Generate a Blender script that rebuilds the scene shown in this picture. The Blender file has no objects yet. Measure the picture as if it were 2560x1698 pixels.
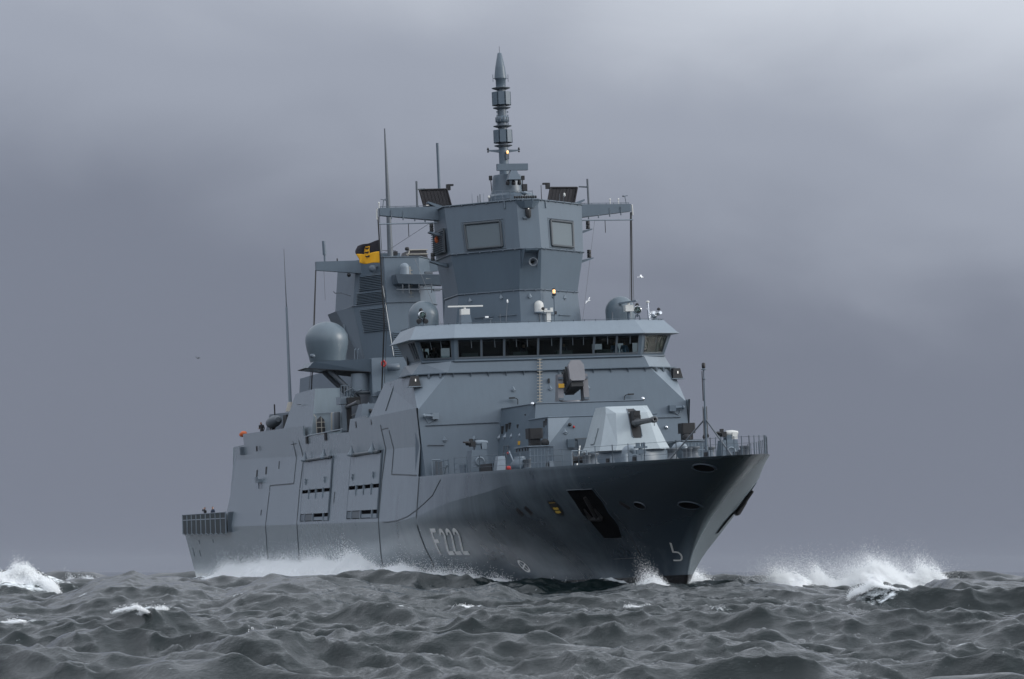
import bpy, math, random
import numpy as np
from mathutils import Matrix, Vector, Euler

random.seed(7)
rng = np.random.default_rng(11)
SC = bpy.context.scene
COL = SC.collection
R = math.radians

# ------------------------------------------------------------------ camera
CAM_H = 2.6                                   # eye height above the mean sea level
cam_d = bpy.data.cameras.new('camera')
cam_d.sensor_width = 36.0
cam_d.lens = 36.0 * 7600.9 / 2560.0           # a long tele lens, about 107 mm
cam_d.clip_start = 0.5
cam_d.clip_end = 30000.0
cam = bpy.data.objects.new('camera', cam_d)
COL.objects.link(cam)
cam.location = (0, 0, CAM_H)
cam.rotation_euler = (R(90) + math.atan((1428 - 849) / 7600.9), 0, 0)
SC.camera = cam

# ------------------------------------------------------------------ sky (overcast) and sun
SUN_EL, SUN_AZ = 20.0, 100.0                   # degrees up, degrees to the right of the view (+Y)
sd = Vector((math.cos(R(SUN_EL)) * math.sin(R(SUN_AZ)), math.cos(R(SUN_EL)) * math.cos(R(SUN_AZ)), math.sin(R(SUN_EL))))
world = bpy.data.worlds.new('World')
SC.world = world
world.use_nodes = True
wn, wl = world.node_tree.nodes, world.node_tree.links
wn.clear()


def wnode(t, **k):
    n = wn.new(t)
    for a, b in k.items():
        setattr(n, a, b)
    return n


def wmath(op, a, b=None, c=None, clamp=False):
    n = wnode('ShaderNodeMath', operation=op, use_clamp=clamp)
    for i, v in enumerate((a, b, c)):
        if v is None:
            continue
        if isinstance(v, (int, float)):
            n.inputs[i].default_value = v
        else:
            wl.new(v, n.inputs[i])
    return n.outputs[0]


tc = wnode('ShaderNodeTexCoord')
gen = tc.outputs['Generated']
sep = wnode('ShaderNodeSeparateXYZ')
wl.new(gen, sep.inputs[0])
zz = wmath('MAXIMUM', sep.outputs[2], 0.0)
mp = wnode('ShaderNodeMapping')
mp.inputs['Scale'].default_value = (1.0, 1.0, 1.9)
mp.inputs['Location'].default_value = (0.31, 0.2, 0.47)
wl.new(gen, mp.inputs[0])
nz = wnode('ShaderNodeTexNoise')
nz.inputs['Scale'].default_value = 5.2
nz.inputs['Detail'].default_value = 3.5
nz.inputs['Roughness'].default_value = 0.42
nz.inputs['Distortion'].default_value = 0.35
wl.new(mp.outputs[0], nz.inputs['Vector'])
cl = wmath('SUBTRACT', nz.outputs['Fac'], 0.5)
nz2 = wnode('ShaderNodeTexNoise')
nz2.inputs['Scale'].default_value = 13.0
nz2.inputs['Detail'].default_value = 6.0
nz2.inputs['Roughness'].default_value = 0.55
nz2.inputs['Distortion'].default_value = 0.6
wl.new(mp.outputs[0], nz2.inputs['Vector'])
hgt = wmath('ADD', zz, wmath('ADD', wmath('MULTIPLY', cl, 0.15), wmath('MULTIPLY', wmath('SUBTRACT', nz2.outputs['Fac'], 0.5), 0.034)))
hgt = wmath('ADD', hgt, wmath('MULTIPLY', sep.outputs[0], 0.16))
t = wmath('DIVIDE', wmath('SUBTRACT', hgt, 0.0), 0.245, clamp=True)
ramp = wnode('ShaderNodeValToRGB')
ramp.color_ramp.interpolation = 'EASE'
er = ramp.color_ramp.elements
er[0].position = 0.0
er[0].color = (0.187, 0.208, 0.264, 1)
er[1].position = 1.0
er[1].color = (0.58, 0.62, 0.69, 1)
e = er.new(0.32)
e.color = (0.187, 0.209, 0.266, 1)
e = er.new(0.62)
e.color = (0.312, 0.342, 0.412, 1)
wl.new(t, ramp.inputs[0])
# the overcast brightens towards the zenith and towards the hidden sun
up = wmath('POWER', zz, 0.9)
dotn = wnode('ShaderNodeVectorMath', operation='DOT_PRODUCT')
wl.new(gen, dotn.inputs[0])
dotn.inputs[1].default_value = sd
lobe = wmath('POWER', wmath('MAXIMUM', dotn.outputs['Value'], 0.0), 5.0)
back = wmath('POWER', wmath('MULTIPLY', wmath('SUBTRACT', 1.0, sep.outputs[1]), 0.5), 0.7)   # brighter sky behind the viewer, dark squall ahead
gain = wmath('ADD', wmath('ADD', 1.0, wmath('MULTIPLY', up, 0.2)), wmath('ADD', wmath('MULTIPLY', lobe, 0.5), wmath('MULTIPLY', back, 1.25)))
cloud = wnode('ShaderNodeVectorMath', operation='SCALE')
wl.new(ramp.outputs[0], cloud.inputs[0])
wl.new(gain, cloud.inputs['Scale'])
sky = wnode('ShaderNodeTexSky', sky_type='NISHITA')
sky.sun_disc = False
sky.sun_elevation = R(SUN_EL)
sky.sun_rotation = R(SUN_AZ)
sky.air_density = 1.0
sky.dust_density = 3.0
skys = wnode('ShaderNodeVectorMath', operation='SCALE')
wl.new(sky.outputs[0], skys.inputs[0])
skys.inputs['Scale'].default_value = 0.06
mixw = wnode('ShaderNodeMix', data_type='RGBA')
mixw.inputs[0].default_value = 0.98           # cloud cover
wl.new(skys.outputs[0], mixw.inputs[6])
wl.new(cloud.outputs[0], mixw.inputs[7])
bg = wnode('ShaderNodeBackground')
bg.inputs[1].default_value = 1.0
wl.new(mixw.outputs[2], bg.inputs[0])
wo = wnode('ShaderNodeOutputWorld')
wl.new(bg.outputs[0], wo.inputs[0])

sun_d = bpy.data.lights.new('sun', 'SUN')
sun_d.energy = 1.7
sun_d.angle = R(20)
sun_d.color = (1.0, 0.97, 0.92)
sun = bpy.data.objects.new('sun', sun_d)
COL.objects.link(sun)
sun.rotation_euler = (-sd).to_track_quat('-Z', 'Y').to_euler()

SC.view_settings.view_transform = 'Standard'
SC.view_settings.look = 'None'
SC.view_settings.exposure = 0.0
SC.view_settings.gamma = 1.0
SC.cycles.use_denoising = True
SC.cycles.max_bounces = 6
SC.cycles.transparent_max_bounces = 12

# ------------------------------------------------------------------ the frigate's frame
TH, RO, PI_ = 0.24436684, -0.04453742, -0.00910224      # heading, roll to starboard, trim


def rx(a):
    return Matrix.Rotation(a, 4, 'X')


SHIP = (Matrix.Translation((13.2119, 154.5833, CAM_H - 1.5168))
        @ Matrix(((math.sin(TH), math.cos(TH), 0, 0), (-math.cos(TH), math.sin(TH), 0, 0), (0, 0, 1, 0), (0, 0, 0, 1)))
        @ Matrix.Rotation(-PI_, 4, 'Y') @ Matrix.Rotation(-RO, 4, 'X'))

# ------------------------------------------------------------------ materials
MATS = {}


def nt(m):
    m.use_nodes = True
    n = m.node_tree.nodes
    return n, m.node_tree.links, n['Principled BSDF']


def plain(name, col, rough=0.5, metal=0.0, spec=0.5, emit=None, estr=0.0):
    m = bpy.data.materials.new(name)
    n, l, b = nt(m)
    b.inputs['Base Color'].default_value = (*col, 1)
    b.inputs['Roughness'].default_value = rough
    b.inputs['Metallic'].default_value = metal
    b.inputs['Specular IOR Level'].default_value = spec
    if emit:
        b.inputs['Emission Color'].default_value = (*emit, 1)
        b.inputs['Emission Strength'].default_value = estr
    MATS[name] = m
    return m


def paint(name, col, rough=0.5, var=0.05, streak=0.035, scale=0.35):
    """weathered ship's paint: blotches, plate-to-plate tone and faint vertical runs"""
    m = bpy.data.materials.new(name)
    n, l, b = nt(m)
    tcn = n.new('ShaderNodeTexCoord')
    a = n.new('ShaderNodeTexNoise')
    a.inputs['Scale'].default_value = scale
    a.inputs['Detail'].default_value = 6
    a.inputs['Roughness'].default_value = 0.62
    l.new(tcn.outputs['Object'], a.inputs['Vector'])
    mpn = n.new('ShaderNodeMapping')
    mpn.inputs['Scale'].default_value = (2.2, 2.2, 0.16)
    l.new(tcn.outputs['Object'], mpn.inputs[0])
    s = n.new('ShaderNodeTexNoise')
    s.inputs['Scale'].default_value = 1.6
    s.inputs['Detail'].default_value = 5
    l.new(mpn.outputs[0], s.inputs['Vector'])
    mm = n.new('ShaderNodeMapRange')
    mm.inputs['From Min'].default_value = 0.25
    mm.inputs['From Max'].default_value = 0.75
    mm.inputs['To Min'].default_value = 1 - var
    mm.inputs['To Max'].default_value = 1 + var
    l.new(a.outputs['Fac'], mm.inputs['Value'])
    ms = n.new('ShaderNodeMapRange')
    ms.inputs['From Min'].default_value = 0.3
    ms.inputs['From Max'].default_value = 0.7
    ms.inputs['To Min'].default_value = 1 - streak
    ms.inputs['To Max'].default_value = 1 + streak
    l.new(s.outputs['Fac'], ms.inputs['Value'])
    mu = n.new('ShaderNodeMath')
    mu.operation = 'MULTIPLY'
    l.new(mm.outputs[0], mu.inputs[0])
    l.new(ms.outputs[0], mu.inputs[1])
    sc = n.new('ShaderNodeVectorMath')
    sc.operation = 'SCALE'
    sc.inputs[0].default_value = col
    l.new(mu.outputs[0], sc.inputs['Scale'])
    l.new(sc.outputs[0], b.inputs['Base Color'])
    mr = n.new('ShaderNodeMapRange')
    mr.inputs['To Min'].default_value = rough - 0.06
    mr.inputs['To Max'].default_value = rough + 0.08
    l.new(a.outputs['Fac'], mr.inputs['Value'])
    l.new(mr.outputs[0], b.inputs['Roughness'])
    MATS[name] = m
    return m, n, l, b, sc


paint('grey', (0.083, 0.113, 0.141), 0.40)
paint('grey_light', (0.165, 0.202, 0.235), 0.42)
paint('grey_mid', (0.08, 0.104, 0.128), 0.45)
paint('grey_dark', (0.085, 0.10, 0.115), 0.5)
paint('gun_grey', (0.31, 0.355, 0.375), 0.42, 0.04, 0.04)
paint('radome', (0.10, 0.132, 0.155), 0.36, 0.03, 0.03)
paint('taupe', (0.16, 0.158, 0.168), 0.5, 0.05, 0.08)
paint('deck', (0.07, 0.08, 0.085), 0.75)
paint('whitish', (0.55, 0.55, 0.52), 0.5, 0.05, 0.05)
paint('array_dark', (0.018, 0.016, 0.018), 0.6, 0.1, 0.1)
paint('steel', (0.055, 0.06, 0.065), 0.4)
plain('black', (0.008, 0.008, 0.009), 0.55)
plain('void', (0.003, 0.003, 0.004), 1.0, spec=0.0)  # unlit black, painted where pockets and holes lie in shade
plain('rubber', (0.012, 0.013, 0.015), 0.7)
plain('louvre', (0.045, 0.055, 0.062), 0.5)
plain('rope', (0.03, 0.03, 0.03), 0.8)
plain('wire', (0.10, 0.105, 0.11), 0.6)
plain('white', (0.85, 0.85, 0.83), 0.5)
plain('panel_grey', (0.098, 0.125, 0.140), 0.55)
plain('seam', (0.05, 0.06, 0.068), 0.6)
plain('orange', (0.55, 0.11, 0.02), 0.6)
plain('red', (0.42, 0.02, 0.015), 0.5)
plain('amber_sign', (0.62, 0.33, 0.02), 0.5)
plain('sandy', (0.30, 0.28, 0.24), 0.6)
plain('gold', (0.55, 0.36, 0.05), 0.45)
plain('cloth_black', (0.015, 0.015, 0.018), 0.9)
plain('cloth_navy', (0.02, 0.03, 0.055), 0.9)
plain('cloth_blue', (0.07, 0.17, 0.32), 0.9)
plain('skin', (0.38, 0.22, 0.16), 0.6)
plain('chrome', (0.6, 0.62, 0.64), 0.15, 1.0)
plain('interior', (0.02, 0.022, 0.024), 0.8)
plain('beige', (0.42, 0.40, 0.30), 0.6)
plain('lamp_lit', (1.0, 0.75, 0.45), 0.4, emit=(1.0, 0.50, 0.14), estr=1.3)
plain('lamp_white', (0.8, 0.78, 0.72), 0.4, emit=(1.0, 0.95, 0.88), estr=.45)

# glass: mostly clear, with the sky mirrored at a slant
g = bpy.data.materials.new('glass')
n, l, b = nt(g)
b.inputs['Base Color'].default_value = (0.55, 0.62, 0.60, 1)
b.inputs['Roughness'].default_value = 0.02
b.inputs['IOR'].default_value = 1.45
b.inputs['Transmission Weight'].default_value = 0.0
tr = n.new('ShaderNodeBsdfTransparent')
tr.inputs[0].default_value = (0.62, 0.68, 0.66, 1)
gl = n.new('ShaderNodeBsdfGlossy')
gl.inputs[1].default_value = 0.02
fr = n.new('ShaderNodeFresnel')
fr.inputs[0].default_value = 1.24
mx = n.new('ShaderNodeMixShader')
l.new(fr.outputs[0], mx.inputs[0])
l.new(tr.outputs[0], mx.inputs[1])
l.new(gl.outputs[0], mx.inputs[2])
l.new(mx.outputs[0], n['Material Output'].inputs[0])
MATS['glass'] = g

# hull paint: grey topsides, black boot topping below the painted line, salt, wetness and shade painted forward
m, n, l, b, sc = paint('hull', (0.168, 0.208, 0.234), 0.25, 0.06, 0.05, 0.16)
tcn = n.new('ShaderNodeTexCoord')
sx = n.new('ShaderNodeSeparateXYZ')
l.new(tcn.outputs['Object'], sx.inputs[0])


def nmath(n, l, op, a, b_=None, clamp=False):
    q = n.new('ShaderNodeMath')
    q.operation = op
    q.use_clamp = clamp
    for i, v in enumerate((a, b_)):
        if v is None:
            continue
        if isinstance(v, (int, float)):
            q.inputs[i].default_value = v
        else:
            l.new(v, q.inputs[i])
    return q.outputs[0]


line = nmath(n, l, 'MAXIMUM', nmath(n, l, 'ADD', 1.577, nmath(n, l, 'MULTIPLY', sx.outputs[0], 0.026)), 0.35)
below = nmath(n, l, 'MULTIPLY', nmath(n, l, 'SUBTRACT', line, sx.outputs[2]), 60.0, clamp=True)
boot = n.new('ShaderNodeMix')
boot.data_type = 'RGBA'
boot.inputs[7].default_value = (0.006, 0.006, 0.007, 1)
l.new(below, boot.inputs[0])
l.new(sc.outputs[0], boot.inputs[6])
# spray-wetted plating forward, and the starboard flare's shade painted in: darker, glossier, ragged edge
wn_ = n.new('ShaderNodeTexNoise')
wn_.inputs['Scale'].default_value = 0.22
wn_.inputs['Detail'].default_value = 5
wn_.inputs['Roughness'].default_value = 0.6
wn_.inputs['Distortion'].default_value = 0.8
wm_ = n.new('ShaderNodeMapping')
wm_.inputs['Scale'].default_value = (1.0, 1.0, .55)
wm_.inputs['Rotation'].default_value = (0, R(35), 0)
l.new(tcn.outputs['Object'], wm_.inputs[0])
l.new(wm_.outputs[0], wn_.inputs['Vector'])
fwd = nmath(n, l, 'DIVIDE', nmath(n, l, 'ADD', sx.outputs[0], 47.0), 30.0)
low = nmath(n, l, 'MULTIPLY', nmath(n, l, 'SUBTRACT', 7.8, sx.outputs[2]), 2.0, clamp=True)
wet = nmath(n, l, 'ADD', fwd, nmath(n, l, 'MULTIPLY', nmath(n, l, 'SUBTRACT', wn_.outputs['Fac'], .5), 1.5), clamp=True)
shade_side = nmath(n, l, 'MULTIPLY', nmath(n, l, 'SUBTRACT', .25, sx.outputs[1]), 1.2, clamp=True)   # starboard only: painted shade there, port left pale as if lit
wet = nmath(n, l, 'MULTIPLY', nmath(n, l, 'MULTIPLY', wet, low), shade_side)
WET_SHADE = wet
wet_shade_c = n.new('ShaderNodeMix')
wet_shade_c.data_type = 'RGBA'
wet_shade_c.inputs[7].default_value = (0.030, 0.046, 0.062, 1)
l.new(wet, wet_shade_c.inputs[0])
l.new(sc.outputs[0], wet_shade_c.inputs[6])
l.new(wet_shade_c.outputs[2], boot.inputs[6])
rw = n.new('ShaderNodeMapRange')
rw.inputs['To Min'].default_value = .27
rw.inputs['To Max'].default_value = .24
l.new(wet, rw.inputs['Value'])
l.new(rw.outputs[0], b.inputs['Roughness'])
b.inputs['Coat Weight'].default_value = 0.4
b.inputs['Coat Roughness'].default_value = 0.24
l.new(boot.outputs[2], b.inputs['Base Color'])
# plating slightly buckled between the frames
dn = n.new('ShaderNodeTexNoise')
dn.inputs['Scale'].default_value = 0.8
dn.inputs['Detail'].default_value = 2
dm_ = n.new('ShaderNodeMapping')
dm_.inputs['Scale'].default_value = (1.2, .5, .9)
l.new(tcn.outputs['Object'], dm_.inputs[0])
l.new(dm_.outputs[0], dn.inputs['Vector'])
bk_ = n.new('ShaderNodeBump')
bk_.inputs['Strength'].default_value = .35
bk_.inputs['Distance'].default_value = .04
l.new(dn.outputs['Fac'], bk_.inputs['Height'])
l.new(bk_.outputs[0], b.inputs['Normal'])

# ------------------------------------------------------------------ mesh helpers


class MB:
    """collects shapes and links them as ONE mesh object"""

    def __init__(s):
        s.v, s.f, s.sm = [], [], []

    def add(s, vs, fs, smooth=False):
        o = len(s.v)
        s.v += [tuple(p) for p in vs]
        s.f += [tuple(i + o for i in f) for f in fs]
        s.sm += [smooth] * len(fs)
        return s

    def box(s, c, d, m=None):
        hx, hy, hz = d[0] / 2, d[1] / 2, d[2] / 2
        vs = [Vector((x, y, z)) for x in (-hx, hx) for y in (-hy, hy) for z in (-hz, hz)]
        if m is not None:
            vs = [m @ p for p in vs]
        vs = [p + Vector(c) for p in vs]
        return s.add(vs, [(0, 1, 3, 2), (4, 6, 7, 5), (0, 4, 5, 1), (2, 3, 7, 6), (0, 2, 6, 4), (1, 5, 7, 3)])

    def bx(s, x0, x1, y0, y1, z0, z1):
        return s.box(((x0 + x1) / 2, (y0 + y1) / 2, (z0 + z1) / 2), (abs(x1 - x0), abs(y1 - y0), abs(z1 - z0)))

    def loft(s, rings, cap=True, smooth=False, closed=True):
        n_ = len(rings[0])
        vs = [p for r in rings for p in r]
        fs = []
        for k in range(len(rings) - 1):
            for i in range(n_ if closed else n_ - 1):
                j = (i + 1) % n_
                fs.append((k * n_ + i, k * n_ + j, (k + 1) * n_ + j, (k + 1) * n_ + i))
        s.add(vs, fs, smooth)
        if cap:
            s.add(rings[0], [tuple(range(n_))[::-1]])
            s.add(rings[-1], [tuple(range(n_))])
        return s

    def tube(s, p0, p1, r0, r1=None, n_=8, smooth=True, cap=True):
        r1 = r0 if r1 is None else r1
        p0, p1 = Vector(p0), Vector(p1)
        q = (p1 - p0).to_track_quat('Z', 'Y')
        ring = lambda c, r: [c + q @ Vector((r * math.cos(2 * math.pi * i / n_), r * math.sin(2 * math.pi * i / n_), 0)) for i in range(n_)]
        return s.loft([ring(p0, r0), ring(p1, r1)], cap, smooth)

    def path(s, pts, r, n_=6):
        for a, b_ in zip(pts[:-1], pts[1:]):
            s.tube(a, b_, r, r, n_)
        return s

    def lathe(s, c, prof, n_=20, axis=(0, 0, 1), smooth=True, cap=True, ph=0.0):
        q = Vector(axis).to_track_quat('Z', 'Y')
        c = Vector(c)
        rings = [[c + q @ Vector((r * math.cos(2 * math.pi * (i + ph) / n_), r * math.sin(2 * math.pi * (i + ph) / n_), z)) for i in range(n_)] for r, z in prof]
        return s.loft(rings, cap, smooth)

    def plate(s, pts, nrm, th):
        """a polygon with thickness along nrm"""
        k = Vector(nrm).normalized() * th
        return s.loft([[Vector(p) - k for p in pts], [Vector(p) for p in pts]])

    def pyramid(s, base, apex):
        n_ = len(base)
        return s.add(list(base) + [apex], [tuple(range(n_))[::-1]] + [(i, (i + 1) % n_, n_) for i in range(n_)])

    def obj(s, name, mat, parent=None, label=None):
        me = bpy.data.meshes.new(name)
        me.from_pydata([tuple(p) for p in s.v], [], s.f)
        me.polygons.foreach_set('use_smooth', s.sm)
        me.materials.append(MATS[mat] if isinstance(mat, str) else mat)
        me.update()
        o = bpy.data.objects.new(name, me)
        COL.objects.link(o)
        if parent is not None:
            o.parent = parent
        if label:
            o['label'] = label
        return o


def fixn(o):
    """make the normals of a closed mesh point outwards"""
    import bmesh
    bm = bmesh.new()
    bm.from_mesh(o.data)
    bmesh.ops.recalc_face_normals(bm, faces=bm.faces)
    bm.to_mesh(o.data)
    bm.free()
    return o


def tag(o, label, cat, group=None, kind=None):
    o['label'] = label
    o['category'] = cat
    if group:
        o['group'] = group
    if kind:
        o['kind'] = kind
    return o


def empty(name, m):
    o = bpy.data.objects.new(name, None)
    COL.objects.link(o)
    o.matrix_world = m
    o.empty_display_size = 0.3
    return o


def copy_part(o, parent=None, mat=None):
    c = o.copy()
    COL.objects.link(c)
    c.parent = parent if parent is not None else o.parent
    if mat is not None:
        c.matrix_local = mat
    return c


def lerp(x, xs, ys):
    return float(np.interp(x, xs, ys))


def mix3(a, b_, k):
    return Vector(a) * (1 - k) + Vector(b_) * k


# ------------------------------------------------------------------ hull form (u = metres aft of the bow tip, X = -u)
ZS = [-4, 0.0, 0.86, 2.04, 3.16, 4.31, 5.39, 6.29, 7.0, 7.5]
US = [17.5, 15.0, 14.57, 13.77, 12.53, 10.9, 8.6, 6.0, 3.9, 2.2]


def hb0(u, z):
    u0 = lerp(z, ZS, US)
    d = u - u0
    if d <= 0:
        return 0.0
    B = lerp(z, [-4, 0, 4.75, 7.5], [7.4, 8.75, 9.5, 9.1])
    end = lerp(z, [-4, 0, 4.8, 7.5], [72, 66, 46, 43])
    r = lerp(z, [2.5, 7.5], [.06, .85])
    n_ = lerp(z, [0, 1.3, 3, 6.4, 7.5], [1.95, 2.1, 2.3, 2.25, 1.9])
    s = min(d / (end - u0), 1.0)
    b_ = (B - r) * (1 - (1 - s) ** n_) + r * (1 - (1 - min(d / r, 1)) ** 2) ** .5
    if u > 100:
        b_ *= 1 - lerp(u, [100, 149.5], [0, lerp(z, [-4, 0, 4.75], [.12, .07, .03])])
    return b_


def zk(u):
    return lerp(u, [0, 2, 10, 21, 25, 28, 34, 40.5, 45, 150], [6.9, 6.9, 6.95, 6.88, 6.6, 6.25, 5.8, 5.1, 4.75, 4.75])


def hb(u, z):
    k = zk(u)
    if z <= k or u < 14:
        return hb0(u, z)
    bk = hb0(u, k)
    if u <= 42:
        bt = bk - lerp(u, [24, 42], [-.1, .28])
        y = bk + (bt - bk) * (z - k) / (7.5 - k)
        w = lerp(u, [14, 24], [0, 1])
        return y * w + hb0(u, z) * (1 - w)
    return bk - (z - k) * 0.12


def on_hull(X, Z, off=0.02, side=-1):
    """a point on the ship's side, pushed out by off along the skin's normal"""
    u = -X
    y = hb(u, Z)
    dz = (hb(u, Z + .05) - hb(u, Z - .05)) / .1
    du = (hb(u + .05, Z) - hb(u - .05, Z)) / .1
    nrm = Vector((du, 1.0, -dz)).normalized()      # outward normal for the port side (X = -u)
    p = Vector((X, y, Z)) + nrm * off
    p.y *= side
    return p


def strip_on_hull(name, pts, width, parent, mat='seam', off=0.025, side=-1):
    """a thin raised band that follows the ship's side through (X, Z) points"""
    mb = MB()
    dense = []
    for (x0, z0), (x1, z1) in zip(pts[:-1], pts[1:]):
        k = max(2, int(math.hypot(x1 - x0, z1 - z0) / 0.7))
        dense += [(x0 + (x1 - x0) * i / k, z0 + (z1 - z0) * i / k) for i in range(k)]
    dense.append(pts[-1])
    rows = []
    for i, (x, z) in enumerate(dense):
        a, b_ = dense[max(i - 1, 0)], dense[min(i + 1, len(dense) - 1)]
        tx, tz = b_[0] - a[0], b_[1] - a[1]
        ln = math.hypot(tx, tz)
        nx, nz = -tz / ln * width / 2, tx / ln * width / 2
        wx = nx * 1.6
        rows.append([on_hull(x - wx, z - nz, -.03, side), on_hull(x - wx, z - nz, off, side), on_hull(x + wx, z + nz, off, side), on_hull(x + wx, z + nz, -.03, side)])
    mb.loft(rows)
    return mb.obj(name, mat, parent)


def fill_on_hull(mb, poly, off=0.02, side=-1, flip=False):
    """a flat convex outline given in (X, Z), laid on the skin"""
    f = list(range(len(poly)))
    mb.add([on_hull(x, z, off, side) for x, z in poly], [tuple(f[::-1] if flip else f)])
    return mb


frigate = empty('frigate', SHIP)
tag(frigate, 'large grey navy frigate numbered F222 steaming through rough sea', 'frigate')

HANGAR_U, STERN_U = 119.8, 149.5
ts = np.concatenate([np.linspace(0, 1, 46)[:-1] ** 1.7 * 42, np.linspace(42, HANGAR_U, 40)[:-1], np.linspace(HANGAR_U, STERN_U, 14)])
mb = MB()


def hull_rows(fr_z, rows, side):
    """rows of points; row k has height fr_z(k, u)"""
    out = []
    for k in range(rows):
        u0 = 2.2
        for _ in range(30):
            u0 = lerp(fr_z(k, u0), ZS, US)
        row = []
        for t_ in ts:
            u = u0 + (42 - u0) * (t_ / 42) if t_ <= 42 else t_
            z = fr_z(k, u)
            row.append(Vector((-u, side * hb(u, z), z)))
        out.append(row)
    return out


ZL = [-3.5, -2, -1, 0, .7, 1.4, 2.1, 2.8, 3.5]
NL = 22


def zlow(k, u):
    return -3.5 + (zk(u) + 3.5) * (k / (NL - 1))


def ztop(u):
    return 7.5 if u <= HANGAR_U + 0.01 else 5.0


def zup(k, u):
    return zk(u) + (ztop(u) - zk(u)) * (k / 4)


for side in (-1, 1):
    for fz, nr in ((zlow, NL), (zup, 5)):
        rows = hull_rows(fz, nr, side)
        nc = len(rows[0])
        fs = []
        for k in range(nr - 1):
            for i in range(nc - 1):
                q = (k * nc + i, k * nc + i + 1, (k + 1) * nc + i + 1, (k + 1) * nc + i)
                fs.append(q if side == 1 else q[::-1])
        mb.add([p for r in rows for p in r], fs, True)
# transom
zz_ = [zlow(k, STERN_U) for k in range(NL)] + [zup(k, STERN_U) for k in range(1, 5)]
pr = [Vector((-STERN_U, hb(STERN_U, z), z)) for z in zz_]
sr = [Vector((-STERN_U, -hb(STERN_U, z), z)) for z in zz_]
mb.add(pr + sr, [tuple(range(len(pr))) + tuple(range(2 * len(pr) - 1, len(pr) - 1, -1))])
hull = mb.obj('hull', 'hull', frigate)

# forecastle deck and flight deck
mb = MB()
us = [2.25 + (42 - 2.25) * (i / 40) ** 1.6 for i in range(41)]
L = [Vector((-u, -max(hb(u, 7.46) - .02, 0), 7.46)) for u in us]
Rr = [Vector((-u, max(hb(u, 7.46) - .02, 0), 7.46)) for u in us]
mb.add(L + Rr, [(i, i + 1, 41 + i + 1, 41 + i) for i in range(40)])
mb.obj('forecastle_deck', 'deck', frigate)
mb = MB()
us = np.linspace(HANGAR_U - 2, STERN_U, 12)
mb.add([Vector((-u, -hb(u, 4.95) + .02, 4.95)) for u in us] + [Vector((-u, hb(u, 4.95) - .02, 4.95)) for u in us], [(i, i + 1, 12 + i + 1, 12 + i) for i in range(11)])
mb.obj('flight_deck', 'deck', frigate)

# ---- upper sides: tumblehome plating, then a near upright bulwark band on top
BU = [41.3, 60, 85, 115, 120]
BZ = [9.42, 9.62, 10.0, 10.5, 10.6]


def band_z(u):
    return lerp(u, BU, BZ)


def yb(u):                     # half breadth at the fold below the bulwark band
    return hb(u, 7.5) - (band_z(u) - 7.5) * 0.11


def top_z(u):
    if u < 57.4:
        return 11.85
    if u < 64.2:
        return 12.0
    if u < 82.305:
        return lerp(u, [64.2, 82.3], [11.12, 11.48])
    if u < 112.305:
        return lerp(u, [82.3, 112.3], [12.25, 12.65])
    return 11.72


for side, nm in ((-1, 'starboard_side'), (1, 'port_side')):
    mb = MB()
    uu = sorted(set([41.3, 57.4, 57.41, 64.2, 64.21, 82.3, 82.31, 112.3, 112.31, 118.2] + list(np.linspace(42, 117, 40))))
    r0 = [Vector((-u, side * hb(u, 7.5), 7.5)) for u in uu]
    r1 = [Vector((-u, side * yb(u), band_z(u))) for u in uu]
    nc = len(uu)
    fs = [(i, i + 1, nc + i + 1, nc + i) for i in range(nc - 1)]
    mb.add(r0 + r1, [q if side == 1 else q[::-1] for q in fs])
    r2 = [Vector((-u, side * (yb(u) + .07 * (top_z(u) - band_z(u))), top_z(u))) for u in uu]
    r3 = [p + Vector((0, -side * .12, 0)) for p in r2]
    r4 = [Vector((p.x, p.y - side * .12, p.z - 1.6)) for p in r2]
    mb.add(r1 + r2, [q if side == 1 else q[::-1] for q in fs])
    mb.add(r2 + r3, [q if side == 1 else q[::-1] for q in fs])
    mb.add(r3 + r4, [q if side == 1 else q[::-1] for q in fs])
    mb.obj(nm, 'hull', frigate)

# aft end of the sides, sloping down to the flight deck, with the hangar door wall
mb = MB()
for side in (-1, 1):
    a = [Vector((-118.2, side * (yb(118.2) + .003), 11.72)), Vector((-118.2, side * yb(118.2), band_z(118.2))), Vector((-118.2, side * hb(118.2, 7.5), 7.5)), Vector((-119.8, side * hb(119.8, 7.5), 7.5))]
    a2 = [Vector((-118.5, side * yb(119.3), 11.6))]
    pts = [a[0], a[1], a[2], a[3], a2[0]]
    mb.add(pts, [(0, 1, 2, 3, 4)])
hw = [Vector((-119.4, s * y, z)) for s, y, z in ((-1, 9.0, 5.4), (1, 9.0, 5.4), (1, 8.7, 11.7), (-1, 8.7, 11.7))]
mb.add(hw, [(0, 1, 2, 3)])
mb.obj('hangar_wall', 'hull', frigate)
# upper decks behind the bulwarks
mb = MB()
us = list(np.linspace(42.5, 119.3, 30))
mb.add([Vector((-u, -yb(u) + .1, 10.9)) for u in us] + [Vector((-u, yb(u) - .1, 10.9)) for u in us], [(i, i + 1, 30 + i + 1, 30 + i) for i in range(29)])
mb.obj('upper_deck', 'deck', frigate)

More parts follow.
